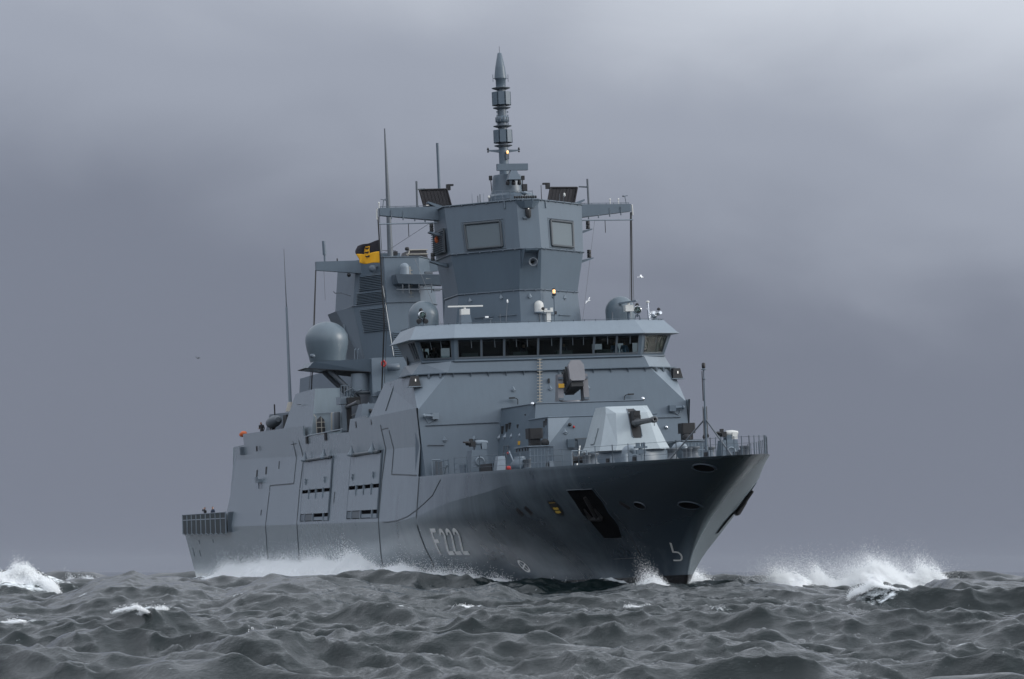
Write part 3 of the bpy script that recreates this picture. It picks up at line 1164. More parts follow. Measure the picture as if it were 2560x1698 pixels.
# sill shelf with lugs
mb = MB()
for i in range(nc - 1):
    a, b_ = cs[i], cs[i + 1]
    mb.tube(a + Vector((.06, 0, -.04)), b_ + Vector((.06, 0, -.04)), .07, .07, 6)
mb.obj('sill', 'grey', bridge)
# interior: deck, console shelf, after wall with openings to the sky
mb = MB()
fl_ = [p + Vector((-.12, 0, .02)) for p in cs]
mb.add(fl_, [tuple(range(nc))])
bw = -47.6
for y0, y1 in ((-8.2, -7.4), (-6.7, -5.9), (-5.3, 4.4), (5.1, 5.9), (6.7, 7.2), (7.9, 8.3)):
    mb.bx(bw, bw - .06, y0, y1, 14.9, 16.3)
for y0, y1 in ((-7.4, -6.7), (-5.9, -5.3), (4.4, 5.1), (5.9, 6.7), (7.2, 7.9)):
    mb.bx(bw, bw - .06, y0, y1, 14.9, 15.32)
    mb.bx(bw, bw - .06, y0, y1, 15.95, 16.3)
mb.bx(-43.3, -43.5, -2.3, -2.1, 14.9, 16.2)
mb.obj('wheelhouse', 'interior', bridge)
mb = MB()
mb.bx(-42.62, -42.95, -6.0, 6.0, 15.0, 15.06)
for s in (-1, 1):
    mb.plate([Vector((-42.75, s * 6.2, 15.06)), Vector((-43.7, s * 8.0, 15.06)), Vector((-44.0, s * 7.8, 15.06)), Vector((-43.1, s * 6.1, 15.06))], (0, 0, 1), .05)
mb.obj('console_shelf', 'beige', bridge)
for y in (-4.9, -1.6, 1.4, 4.0):
    MB().bx(-43.4, -44.0, y - .5, y + .5, 14.9, 15.35).obj('console', 'grey_dark', bridge)

# ------------------------------------------------------------------ deckhouses on the forecastle
mb = MB()
r0 = [Vector(p) for p in ((-41.3, -4.25, 7.46), (-33.2, -3.75, 7.46), (-33.2, 3.75, 7.46), (-41.3, 4.25, 7.46))]
r1 = [Vector(p) for p in ((-42.3, -3.45, 11.6), (-34.0, -3.15, 11.6), (-34.0, 3.7, 11.6), (-42.3, 3.9, 11.6))]
mb.loft([r0, r1])
house = fixn(mb.obj('deckhouse', 'grey', frigate))
mb = MB()
r0 = [Vector(p) for p in ((-34.5, -3.72, 7.46), (-29.2, -3.75, 7.46), (-29.2, 3.75, 7.46), (-34.5, 3.72, 7.46))]
r1 = [Vector(p) for p in ((-34.5, -3.5, 10.64), (-30.2, -3.42, 10.64), (-30.2, 3.42, 10.64), (-34.5, 3.5, 10.64))]
mb.loft([r0, r1])
house2 = fixn(mb.obj('deckhouse', 'grey', frigate))
mb = MB()                       # the pale triangle at its corner
fx = lambda z: -29.2 - (z - 7.46) * .3145 + .006
mb.add([Vector((fx(10.6), -3.40, 10.6)), Vector((fx(10.6), -2.05, 10.6)), Vector((fx(8.95), -3.60, 8.95))], [(0, 2, 1)])
mb.obj('pale_triangle', 'grey_light', house2)
# coamings
mb = MB()
for a, b_ in zip(r1, r1[1:] + r1[:1]):
    mb.tube(a, b_, .05, .05, 6)
mb.obj('coaming', 'grey', house2)
mb = MB()
t_ = [Vector(p) for p in ((-42.3, -3.45, 11.63), (-34.0, -3.15, 11.63), (-34.0, 3.7, 11.63), (-42.3, 3.9, 11.63))]
for a, b_ in zip(t_[:-1], t_[1:]):
    mb.tube(a, b_, .05, .05, 6)
mb.obj('coaming', 'grey_mid', house)
MB().lathe((-34.2, -3.3, 11.6), [(.04, -.12), (.13, -.05), (.13, .08), (.04, .13)], 10).obj('floodlight', 'chrome', house)
MB().lathe((-34.1, 3.75, 11.7), [(.04, -.12), (.11, -.05), (.11, .08), (.04, .13)], 10).obj('floodlight', 'chrome', house)
sy = lambda X, Z: -(lerp(X, [-41.3, -33.2], [4.25, 3.75]) - (Z - 7.46) * .19)
for X, Z, h in ((-40.6, 10.25, .5), (-39.7, 10.35, .5), (-39.1, 10.45, .42), (-37.3, 10.25, .45), (-36.0, 10.85, .42)):
    MB().box((X, sy(X, Z) - .02, Z), (.34, .1, h)).obj('scuttle', 'black', house)
for X, Z in ((-41.0, 9.75), (-39.8, 9.75), (-38.4, 9.75), (-36.6, 9.75)):
    hood((X, sy(X, Z), Z), .17, (0, -1, .19), house)
for X, Z, h in ((-33.35, 10.2, .5), (-31.0, 10.2, .5), (-30.55, 10.3, .5)):
    MB().box((X, -3.62 + (Z - 7.46) * .075, Z), (.34, .12, h)).obj('scuttle', 'black', house2)
for X in (-31.9, -31.0):
    hood((X, -3.6, 9.75), .17, (0, -1, .07), house2)
hood((fx(9.7), -2.45, 9.65), .17, (1, 0, .31), house2)
MB().box((fx(9.0) + .15, -2.24, 9.0), (.3, .42, .5)).obj('junction_box', 'grey', house2)
mb = MB()
mb.box((fx(8.3) + .0, -1.45, 8.35), (.1, .75, 1.75))
mb.obj('door', 'grey_mid', house2)
MB().box((fx(9.25) + .05, -1.45, 9.27), (.2, .95, .08)).obj('door_canopy', 'grey_dark', house2)
MB().lathe((fx(10.15) + .05, -2.14, 10.15), [(.03, 0), (.11, .03), (.11, .12), (.03, .15)], 10, (1, 0, 0)).obj('fitting', 'black', house2)
MB().lathe((fx(10.0) + .05, -1.9, 10.0), [(.03, 0), (.08, .03), (.03, .1)], 8, (1, 0, 0)).obj('fitting', 'red', house2)
MB().box((-36.5, sy(-36.5, 9.3) - .06, 9.3), (.35, .1, .24)).obj('warning_sign', 'amber_sign', house)
mb = MB()                       # piping on the deckhouse side
for pts in ([(-41.2, -4.32, 7.6), (-41.9, -3.62, 11.4)], [(-40.9, -4.32, 7.6), (-41.6, -3.62, 11.4)], [(-39.2, -4.2, 7.6), (-39.2, -3.98, 9.2), (-38.2, -3.95, 9.2), (-38.2, -4.1, 8.4)]):
    mb.path(pts, .035)
mb.obj('pipe', 'grey_dark', house)
MB().lathe((-37.2, -4.2, 8.7), [(.03, 0), (.1, .03), (.03, .12)], 8, (0, -1, 0)).obj('fitting', 'red', house)

# ------------------------------------------------------------------ main gun
gun = MB().lathe((-25.2, 0, 7.46), [(2.35, 0), (2.35, .55), (2.2, .92)], 28).obj('gun_mount', 'grey', frigate)
mb = MB()
gx = -25.2
base = [(-22.9, 1.35), (-23.6, 2.15), (-27.4, 2.2), (-28.0, 1.5)]
knee = [(-23.05, 1.2), (-23.75, 1.98), (-27.3, 2.0), (-27.9, 1.35)]
topr = [(-23.95, .95), (-24.55, 1.38), (-27.2, 1.42), (-27.8, .95)]
crown = [(-24.95, .95), (-25.0, 1.28), (-27.0, 1.3), (-27.3, .85)]


def ring4(pl, z, dz=0):
    return [Vector((x, -y, z)) for x, y in pl] + [Vector((x, y, z)) for x, y in pl[::-1]]


mb.loft([ring4(base, 8.36), ring4(knee, 8.75), ring4(topr, 10.55), ring4(crown, 10.98)])
turret = fixn(mb.obj('gun_turret', 'gun_grey', frigate))
# elevation slot with gun cradle
mb = MB()
sl = lambda z: lerp(z, [8.75, 10.55, 10.98], [-23.05, -23.95, -24.95]) + .012
pr_ = []
for z in (9.05, 9.15, 9.6, 10.1, 10.5, 10.57, 10.8):
    pr_.append((z, .30 if 9.1 < z < 10.79 else .2))
a = [Vector((sl(z), .08 - w, z)) for z, w in pr_]
b_ = [Vector((sl(z), .08 + w, z)) for z, w in pr_]
n_ = len(a)
mb.add(a + b_, [(i, i + 1, n_ + i + 1, n_ + i)[::-1] for i in range(n_ - 1)])
slot = mb.obj('gun_slot', 'black', turret)
mb = MB()
for s in (-1, 1):
    for i in range(n_ - 1):
        mb.tube((a if s < 0 else b_)[i], (a if s < 0 else b_)[i + 1], .03, .03, 5)
mb.obj('slot_rim', 'grey_mid', turret)
mb = MB()
mb.box((-23.6, .08, 10.1), (1.0, .44, .55)).box((-23.5, .08, 10.48), (.9, .36, .3))
mb.obj('gun_cradle', 'rubber', turret)
mb = MB()
mb.lathe((-23.7, .08, 9.93), [(.2, 0), (.26, .3), (.24, .7), (.17, .85), (.16, 1.9), (.15, 3.2), (.14, 3.72), (.185, 3.75), (.19, 4.12), (.15, 4.16), (.07, 4.16), (.07, 3.8)], 14, (1, 0, .012), cap=False)
mb.obj('gun_barrel', 'steel', turret)
MB().tube((-19.7, .08, 9.85), (-19.7, .08, 9.62), .02).obj('muzzle_strap', 'rope', turret)
mb = MB()
mb.add([Vector((-22.96, 1.36, 8.40)), Vector((-23.63, 2.16, 8.40)), Vector((-23.62, 2.1, 8.75)), Vector((-23.9, 1.75, 9.4))], [(0, 1, 2, 3)])
# access hatch on the side
mb = MB().box((-25.6, -1.87, 9.3), (.8, .05, 1.0), rx(R(-18)).to_3x3())
mb.obj('turret_hatch', 'gun_grey', turret)

# ------------------------------------------------------------------ missile launcher on the deckhouse roof
mb = MB().lathe((-37.2, 0, 11.6), [(.75, 0), (.7, .25)], 20)
lau = mb.obj('missile_launcher', 'taupe', frigate)
for s in (-1, 1):
    mb = MB()
    mb.loft([[Vector((-36.8 + dx, s * y, 11.83)) for dx, y in ((.25, .66), (.25, 1.02), (-.55, 1.02), (-.55, .66))], [Vector((-36.8 + dx, s * y, 13.5)) for dx, y in ((.12, .62), (.12, .96), (-.4, .96), (-.4, .62))]])
    o_ = fixn(mb.obj('launcher_arm', 'taupe', lau))
    for z in (11.95, 13.25):
        MB().box((-36.55, s * .82, z), (.12, .3, .14)).obj('arm_bracket', 'grey_mid', lau)
MB().box((-36.50, -.8, 12.78), (.05, .36, .26)).obj('warning_sign', 'amber_sign', lau)
el_ = Matrix.Rotation(R(-18), 3, 'Y')
mb = MB()
oc = [(-.50, -.40), (-.50, .52), (-.3, .84), (.3, .84), (.50, .52), (.50, -.40), (.40, -.52), (-.40, -.52)]
pf = [Vector((-36.0, 0.12, 13.55)) + el_ @ Vector((0, y, z)) for y, z in oc]
pb = [Vector((-36.0, 0.12, 13.55)) + el_ @ Vector((-2.3, y, z)) for y, z in oc]
mb.loft([pb, pf])
fixn(mb.obj('launch_box', 'taupe', lau))
mb = MB()
for k in range(5):
    mb.box(Vector((-36.15 - .42 * k, .1, 12.88 - .085 * k)) + Vector((0, 0, -.1)), (.36, .78 - .05 * k, .3), el_)
mb.obj('launch_cells', 'rubber', lau)
MB().lathe(Vector((-36.0, .12, 13.45)) + el_ @ Vector((0, -.02, -.1)), [(.16, .0), (.16, .03)], 16, el_ @ Vector((1, 0, 0))).obj('cover_disc', 'white', lau)
for k in range(4):
    MB().box(Vector((-36.4 - .45 * k, -.46, 13.5 - .14 * k)), (.12, .08, .95), el_).obj('box_rib', 'rubber', lau)

# ------------------------------------------------------------------ main mast: faceted tower with flat radar faces
def mast_ring(z, yo, xf=-46.0, yf=.72):
    cx_ = -51.6
    xo = xf - .934 * (yo - yf)                  # every face keeps one plan angle, so it stays flat
    st = [(xf, -yf), (xo, -yo), (2 * cx_ - xo, -yo), (2 * cx_ - xf, -yf)]
    return [Vector((x, y, z)) for x, y in st] + [Vector((x, -y, z)) for x, y in st[::-1]]


LV = [(17.2, 4.36, -46.3), (19.58, 4.1, -46.4), (22.25, 4.56, -45.75), (25.52, 4.76, -46.2)]
mb = MB()
mb.loft([mast_ring(z, y, xf) for z, y, xf in LV])
mast = fixn(mb.obj('main_mast', 'grey', frigate))


def mast_face(s, f, z):
    """point on the front angled face (s = -1 starboard), f from the front edge (0) to the outer corner (1)"""
    zs = [q[0] for q in LV]
    yo, xf = lerp(z, zs, [q[1] for q in LV]), lerp(z, zs, [q[2] for q in LV])
    return Vector((xf - .934 * (yo - .72) * f, s * (.72 + (yo - .72) * f), z))


# fold lines: ribbed flanges round the tower
for z, yo, xf in ((22.25, 4.6, -45.7), (19.58, 4.13, -46.36), (25.52, 4.8, -46.15)):
    mb = MB()
    rg = mast_ring(z, yo, xf)
    for a, b_ in zip(rg, rg[1:] + rg[:1]):
        mb.tube(a, b_, .055, .055, 6)
    mb.obj('flange', 'grey_mid', mast)
    for a, b_ in ((rg[0], rg[1]), (rg[7], rg[6]), (rg[7], rg[0])):
        k = max(2, int((b_ - a).length / .8))
        for i in range(k):
            MB().box(a + (b_ - a) * (i + .5) / k + Vector((.05, 0, -.02)), (.08, .08, .12)).obj('flange_lug', 'grey_mid', mast)
# radar faces
for s in (-1, 1):
    def q4(f0, f1, z0, z1, off):
        pts = [mast_face(s, f0, z0), mast_face(s, f1, z0), mast_face(s, f1, z1), mast_face(s, f0, z1)]
        nrm = (pts[1] - pts[0]).cross(pts[3] - pts[0]).normalized()
        if nrm.x < 0:
            nrm = -nrm
        return [p + nrm * off for p in pts], nrm
    pts, nrm = q4(.245, .745, 22.50, 24.18, .05)
    mb = MB()
    mb.loft([[p - nrm * .08 for p in pts], pts])
    rad = fixn(mb.obj('radar_panel', 'panel_grey', mast))
    mb = MB()
    for a, b_ in zip(pts, pts[1:] + pts[:1]):
        mb.tube(a, b_, .095, .095, 6)
    mb.obj('panel_rim', 'louvre', rad)
    pts, nrm = q4(.20, .79, 22.36, 24.33, .0)
    mb = MB()
    for i, (a, b_) in enumerate(zip(pts, pts[1:] + pts[:1])):
        mb.tube(a, b_, .04, .04, 5)
    mb.obj('panel_frame', 'grey_mid', rad)
    # vertical seam pipes on the face
    mb = MB()
    mb.path([mast_face(s, .17, 25.5) + Vector((.05, 0, 0)), mast_face(s, .17, 25.0) + Vector((.05, 0, 0))], .06)
    mb.obj('pipe', 'grey', mast)
# light hoods and lit lamps low on the mast
for y, z in ((-3.44, 19.1), (-1.73, 19.15), (1.81, 19.15), (2.85, 19.1)):
    f = (abs(y) - .72) / 3.4
    p = mast_face(-1 if y < 0 else 1, f, z)
    nrm = Vector((.62, .62 * (-1 if y < 0 else 1) * .99, -.05))
    hood(p + nrm * .02, .15, nrm, mast)
hood((-46.35, -.04, 19.1), .16, (1, 0, -.03), mast)
MB().box((-46.1, .12, 22.88), (.1, .12, .13)).box((-46.1, .12, 23.05), (.1, .12, .13)).obj('lamp', 'lamp_white', mast)
MB().box((-46.05, -.02, 23.82), (.1, .07, .2)).obj('lamp', 'chrome', mast)
# camera and its bracket at the top of the front facet
mb = MB()
mb.loft([[Vector((-46.15, -.85, 25.45)), Vector((-46.15, .85, 25.45)), Vector((-45.75, .3, 25.4)), Vector((-45.75, -.3, 25.4))], [Vector((-46.2, -.6, 24.95)), Vector((-46.2, .6, 24.95)), Vector((-45.95, .22, 24.95)), Vector((-45.95, -.22, 24.95))]])
cb = fixn(mb.obj('camera_bracket', 'grey', mast))
MB().lathe((-45.95, -.02, 24.3), [(.14, 0), (.18, .1), (.2, .45), (.12, .62)], 12).obj('camera', 'rubber', cb)
MB().box((-45.85, -.02, 24.82), (.1, .06, .16)).obj('lamp', 'lamp_white', cb)
MB().box((-45.95, -.22, 24.3), (.15, .3, .14)).obj('camera', 'grey_mid', cb)
# fog horn under its hood
mb = MB()
mb.loft([[Vector((-45.8, -.62, 22.2)), Vector((-45.8, .48, 22.2)), Vector((-45.1, .38, 22.2)), Vector((-45.1, -.5, 22.2))], [Vector((-45.85, -.6, 21.95)), Vector((-45.85, .46, 21.95)), Vector((-45.15, .36, 22.08)), Vector((-45.15, -.48, 22.08))]])
hb_ = fixn(mb.obj('horn_hood', 'grey', mast))
for y in (-.62, .46):
    MB().add([Vector((-45.8, y, 22.15)), Vector((-45.15, y * .85, 22.15)), Vector((-46.1, y, 20.9))], [(0, 1, 2)]).obj('hood_cheek', 'grey', hb_)
mb = MB().lathe((-45.6, .02, 21.32), [(.08, -.5), (.08, 0), (.14, .25), (.29, .45), (.30, .48), (.25, .47), (.1, .2)], 18, (1, -.12, -.05), cap=False)
mb.obj('fog_horn', 'grey_dark', hb_)
# navigation lights on side brackets
for s in (-1, 1):
    for z in (24.24, 22.28):
        mb = MB()
        mb.loft([[Vector((-51.3, s * 4.5, z - .75)), Vector((-51.3, s * 5.65, z - .36)), Vector((-50.7, s * 5.65, z - .36)), Vector((-50.7, s * 4.5, z - .75))], [Vector((-51.3, s * 4.5, z - .5)), Vector((-51.3, s * 5.65, z - .28)), Vector((-50.7, s * 5.65, z - .28)), Vector((-50.7, s * 4.5, z - .5))]])
        lb = fixn(mb.obj('light_bracket', 'grey', mast))
        for k in range(2):
            MB().lathe((-51, s * 5.43, z - .28 + .28 * k), [(.13, 0), (.15, .05), (.12, .13), (.15, .22), (.1, .26)], 10).obj('navigation_light', 'black', lb)
# louvred after flank on the starboard side with an orange float
mb = MB()
lv_ = mb.obj if False else None
lp_ = MB()
lp_.bx(-53.4, -50.2, -4.85, -4.72, 22.5, 24.1)
flank = lp_.obj('louvre_panel', 'louvre', mast)
for k in range(11):
    z = 22.55 + k * .14
    MB().box((-51.8, -4.9, z), (3.2, .12, .05), rx(R(30)).to_3x3()).obj('slat', 'grey_mid', flank)
MB().lathe((-51.4, -5.02, 23.45), [(.04, -.22), (.14, -.12), (.14, .12), (.04, .22)], 10).obj('float_light', 'orange', mast)
# base details on the lower section
mb = MB()
for (a0, a1) in ((.05, .35), (.42, .72)):
    for s in (-1, 1):
        mb.tube(mast_face(s, a0, 17.95) + Vector((.06, s * .05, 0)), mast_face(s, a1, 17.95) + Vector((.06, s * .05, 0)), .03, .03, 5)
mb.obj('pipe', 'grey_mid', mast)

# ---- yards
for s in (-1, 1):
    mb = MB()
    mb.loft([[Vector((-52.4, s * 4.4, 24.75)), Vector((-51.6, s * 4.4, 24.75)), Vector((-51.6, s * 4.4, 25.72)), Vector((-52.4, s * 4.4, 25.72))],
             [Vector((-52.3, s * 8.75, 25.2)), Vector((-51.75, s * 8.75, 25.2)), Vector((-51.75, s * 8.75, 25.70)), Vector((-52.3, s * 8.75, 25.70))]])
    yard = fixn(mb.obj('yard', 'grey', mast))
    for y in (5.7, 6.4, 7.2, 8.0):
        zb_ = lerp(y, [4.4, 8.75], [24.75, 25.2])
        mb = MB()
        mb.box((-51.7, s * y, zb_ + .12), (.06, .05, .55)).tube((-51.7, s * y, zb_ - .2), (-51.7, s * y, zb_ + .1), .045)
        mb.obj('insulator', 'grey_mid', yard)
    MB().tube((-51.7, s * 4.9, 24.62), (-51.7, s * 8.85, 24.6), .04).obj('yard_rod', 'grey_light', yard)
    mb = MB()
    mb.tube((-52, s * 5.0, 25.82), (-52, s * 8.7, 25.8), .02)
    for k in range(8):
        mb.tube((-52, s * (5 + .52 * k), 25.7), (-52, s * (5 + .52 * k), 25.83), .02)
    mb.obj('yard_rail', 'grey_mid', yard)
    MB().tube((-51.7, s * 6.85, 24.6), (-51.7, s * 6.85, 23.75), .025).obj('yard_rod', 'rubber', yard)
    # wind sensors and lamps on the yard end
    mb = MB()
    mb.tube((-52, s * 8.5, 25.7), (-52, s * 8.42, 26.25), .03)
    mb.tube((-52, s * 8.3, 26.25), (-52, s * 8.62, 26.3), .025)
    mb.lathe((-52, s * 8.3, 26.2), [(.02, 0), (.08, .05), (.02, .14)], 8)
    mb.obj('wind_sensor', 'grey_mid', yard)
    for y in ((7.35, 7.95) if s > 0 else (8.75,)):
        MB().tube((-52, s * y, 25.7), (-52, s * y, 25.98), .03).lathe((-52, s * y, 25.96), [(.02, 0), (.06, .04), (.05, .14), (.02, .17)], 8).obj('small_antenna', 'whitish', yard)
    # brace from the mast top down to the yard
    mb = MB()
    mb.loft([[Vector((-51.9 + dx, s * 4.35, 25.4 + dz)) for dx, dz in ((.3, 0), (.3, .3), (-.3, .3), (-.3, 0))], [Vector((-51.9 + dx, s * 5.45, 25.95 + dz)) for dx, dz in ((.3, 0), (.3, .12), (-.3, .12), (-.3, 0))]])
    fixn(mb.obj('yard_brace', 'grey', yard))
    # dark lattice direction finder beside the mast top
    mb = MB()
    q = [(s * 3.35, 25.85), (s * 5.25, 25.85), (s * 5.55, 27.1), (s * 3.65, 27.12)]
    mb.loft([[Vector((-54.0, y, z)) for y, z in q], [Vector((-53.75, y, z)) for y, z in q]])
    df = fixn(mb.obj('jammer_array', 'array_dark', mast))
    mb = MB()
    for (y0, z0), (y1, z1) in zip(q, q[1:] + q[:1]):
        mb.tube((-53.7, y0, z0), (-53.7, y1, z1), .055, .055, 6)
    for k in range(1, 8):
        f = k / 8
        mb.tube((-53.73, q[0][0] + (q[1][0] - q[0][0]) * f, 25.85), (-53.73, q[3][0] + (q[2][0] - q[3][0]) * f, 27.1), .012, .012, 4)
    mb.obj('array_frame', 'array_dark', df)
    MB().box((-53.9, s * 3.5, 27.25), (.3, .26, .4)).box((-53.9, s * 3.35, 27.4), (.25, .4, .12)).obj('array_hook', 'black', df)
    MB().tube((-52.6, s * 6.0, 25.7), (-52.6, s * 5.98, 27.55), .075).obj('pole', 'grey_dark', mast)
    MB().tube((-52.8, s * 5.4, 27.05), (-52.7, s * 6.0, 27.0), .05).obj('pole', 'grey_dark', mast)
    MB().box((-53.6, s * 5.05, 26.0), (.06, .24, .06)).obj('lamp', 'lamp_white', df)
# small stuff along the mast top
for y, h, r_, mt in ((-1.95, .9, .02, 'grey_light'), (-2.35, .75, .045, 'grey_dark'), (-2.2, .85, .045, 'grey_dark'), (-1.6, .6, .035, 'rubber'), (-2.75, .9, .015, 'grey_mid'), (2.05, 1.4, .03, 'rubber'), (2.45, .3, .05, 'grey_mid'), (3.3, .8, .015, 'grey_mid'), (3.6, .8, .015, 'grey_mid')):
    MB().tube((-50.2, y, 25.5), (-50.2, y, 25.5 + h), r_, r_ * .7).obj('small_antenna', mt, mast)
MB().lathe((-50.2, 2.45, 25.75), [(.05, 0), (.2, .03), (.19, .1), (.02, .15)], 12).obj('gps_antenna', 'radome', mast)
MB().lathe((-50.2, -1.6, 26.05), [(.02, 0), (.09, .05), (.07, .16), (.02, .2)], 8).obj('small_antenna', 'whitish', mast)
MB().lathe((-50.2, 3.65, 26.1), [(.02, 0), (.09, .05), (.07, .2), (.02, .26)], 8).obj('small_antenna', 'whitish', mast)

# ---- pole mast on a stepped drum
PX = -52.0
mb = MB().lathe((-51.2, .25, 25.5), [(1.62, 0), (1.58, .75), (1.45, .9)], 20, ph=.5, smooth=False)
pole = mb.obj('pole_mast', 'grey', mast)
mb = MB().lathe((-51.7, .1, 26.4), [(1.12, 0), (.98, 1.15), (.94, 1.36)], 20)
mb.obj('drum', 'grey', pole)
MB().tube((PX, 0, 27.7), (PX, 0, 29.8), .33, .32, 14).obj('pole_shaft', 'grey', pole)
MB().tube((PX, 0, 29.8), (PX, 0, 33.8), .31, .30, 14).obj('pole_shaft', 'grey_mid', pole)
for z, r_ in ((29.78, .62), (31.11, .63), (32.36, .60), (33.70, .63)):
    MB().lathe((PX, 0, z), [(.34, -.07), (r_, .03), (r_, .06), (.36, .10)], 20).obj('pole_disc', 'grey_dark', pole)
for z0, z1 in ((30.02, 30.87), (32.58, 33.46)):
    MB().lathe((PX, 0, z0), [(.5, .03), (.5, z1 - z0 - .03)], 8, ph=.2, smooth=False).obj('pole_shaft', 'rubber', pole)
    for k in range(8):
        a = 2 * math.pi * (k + .7) / 8
        d = Vector((math.cos(a), math.sin(a), 0))
        m3 = Matrix.Rotation(a, 3, 'Z')
        mb = MB()
        mb.box(Vector((PX, 0, (z0 + z1) / 2)) + d * .57, (.14, .42, z1 - z0), m3)
        mb.obj('antenna_panel', 'grey', pole)
MB().lathe((PX, 0, 31.43), [(.33, -.06), (.45, 0), (.45, .33), (.33, .4)], 20).obj('antenna_drum', 'grey', pole)
for k in range(12):
    a = 2 * math.pi * k / 12
    MB().box((PX + .45 * math.cos(a), .45 * math.sin(a), 31.6), (.05, .05, .3)).obj('antenna_stud', 'grey_dark', pole)
for z in (31.3, 31.85, 32.1):
    for s in (-1, 1):
        MB().box((PX + .1, s * .38, z), (.1, .06, .14)).obj('pole_fitting', 'grey_light', pole)
MB().lathe((PX, 0, 33.76), [(.34, 0), (.34, .55), (.38, .58), (.38, .64)], 18).obj('antenna_neck', 'grey', pole)
MB().lathe((PX, 0, 34.4), [(.42, 0), (.41, .12), (.34, .72), (.335, .76)], 20).obj('antenna_cone', 'grey', pole)
MB().lathe((PX, 0, 35.16), [(.335, 0), (.15, .95), (.11, 1.0), (.02, 1.02)], 20).obj('antenna_cone', 'grey', pole)
MB().tube((PX, 0, 36.1), (PX, 0, 36.6), .018).obj('lightning_rod', 'grey_dark', pole)
for s in (-1, 1):
    mb = MB()
    mb.tube((PX, s * .38, 34.42), (PX, s * .54, 34.42), .02).tube((PX, s * .53, 34.18), (PX, s * .53, 34.68), .018)
    mb.obj('dipole', 'grey_mid', pole)
    mb = MB()
    mb.loft([[Vector((PX + dx, s * .3, 29.35 + dz)) for dx, dz in ((.08, 0), (.08, .2), (-.08, .2), (-.08, 0))], [Vector((PX + dx, s * 1.08, 29.46 + dz)) for dx, dz in ((.05, 0), (.05, .07), (-.05, .07), (-.05, 0))]])
    sp = fixn(mb.obj('spreader', 'grey', pole))
    MB().lathe((PX, s * 1.08, 29.5), [(.05, 0), (.08, .04), (.05, .17), (.02, .2)], 10).lathe((PX, s * 1.08, 29.36), [(.04, 0), (.07, .06), (.06, .1)], 10).obj('navigation_light', 'black', sp)
mb = MB().box((PX + .42, .14, 29.1), (.2, .22, .5))
lh = mb.obj('lamp_housing', 'grey_dark', pole)
MB().lathe((PX + .55, .14, 29.2), [(.02, 0), (.07, .03), (.07, .2), (.02, .23)], 10).obj('lamp', 'lamp_lit', lh)
# rotating navigation radar in front of the pole
mb = MB().loft([[Vector((-50.0 + dx, .1 + dy, 27.25)) for dx, dy in ((.4, -.45), (.4, .45), (-.4, .45), (-.4, -.45))], [Vector((-50.0 + dx, .1 + dy, 27.88)) for dx, dy in ((.2, -.2), (.2, .2), (-.2, .2), (-.2, -.2))]])
rm = fixn(mb.obj('bar_radar', 'grey', pole))
MB().box((-50.0, .05, 28.12), (.32, 2.12, .44)).obj('radar_bar', 'grey', rm)
mb = MB()
for y in (-.3, .1, .5):
    mb.lathe((-50.0, y, 26.9), [(.04, 0), (.14, .05), (.12, .25), (.05, .35)], 10)
mb.obj('lamp_cluster', 'rubber', rm)
MB().tube((-51.3, -1.1, 26.6), (-51.3, -1.15, 27.5), .03).box((-51.3, -1.15, 27.55), (.2, .2, .3)).obj('floodlight', 'rubber', pole)
MB().tube((-51.0, .95, 26.6), (-51.0, 1.0, 27.4), .03).box((-51.0, 1.02, 27.5), (.2, .2, .28)).obj('floodlight', 'rubber', pole)
MB().box((-49.75, .78, 26.7), (.3, .32, .45)).obj('camera', 'black', pole)
MB().lathe((-49.7, .78, 26.25), [(.12, 0), (.2, .05), (.2, .14), (.1, .2)], 10).obj('camera_base', 'grey_light', pole)
# row of small lights on a bar
mb = MB().tube((-49.2, -.1, 26.02), (-49.2, 1.45, 26.0), .03)
lr = mb.obj('light_bar', 'rubber', pole)
for k in range(10):
    MB().lathe((-49.2, -.05 + k * .16, 26.0), [(.03, -.09), (.07, -.05), (.07, .06), (.03, .1)], 8).obj('signal_lamp', 'rubber', lr)
MB().path([(-50.2, -1.35, 25.6), (-50.2, -1.5, 26.2), (-50.3, -1.3, 26.6), (-50.4, -1.2, 27.0)], .03).obj('pipe', 'grey_mid', pole)
mb = MB()
for k in range(6):
    a = -1.3 + k * .52
    mb.tube((-49.7, a, 25.5), (-49.7, a, 26.5), .02)
mb.tube((-49.7, -1.3, 26.5), (-49.7, 1.3, 26.45), .02).tube((-49.7, -1.3, 26.0), (-49.7, 1.3, 25.98), .02)
mb.obj('mast_top_rail', 'grey_mid', pole)

# ------------------------------------------------------------------ on the bridge roof
def radome(c, r_, h, name='satcom_dome', mat='radome', parent=None):
    prof = [(r_ * .98, 0), (r_, h - r_)] + [(r_ * math.cos(R(a)), h - r_ + r_ * math.sin(R(a))) for a in range(10, 91, 10)]
    prof[-1] = (.01, prof[-1][1])
    return MB().lathe(c, prof, 28).obj(name, mat, parent or frigate)


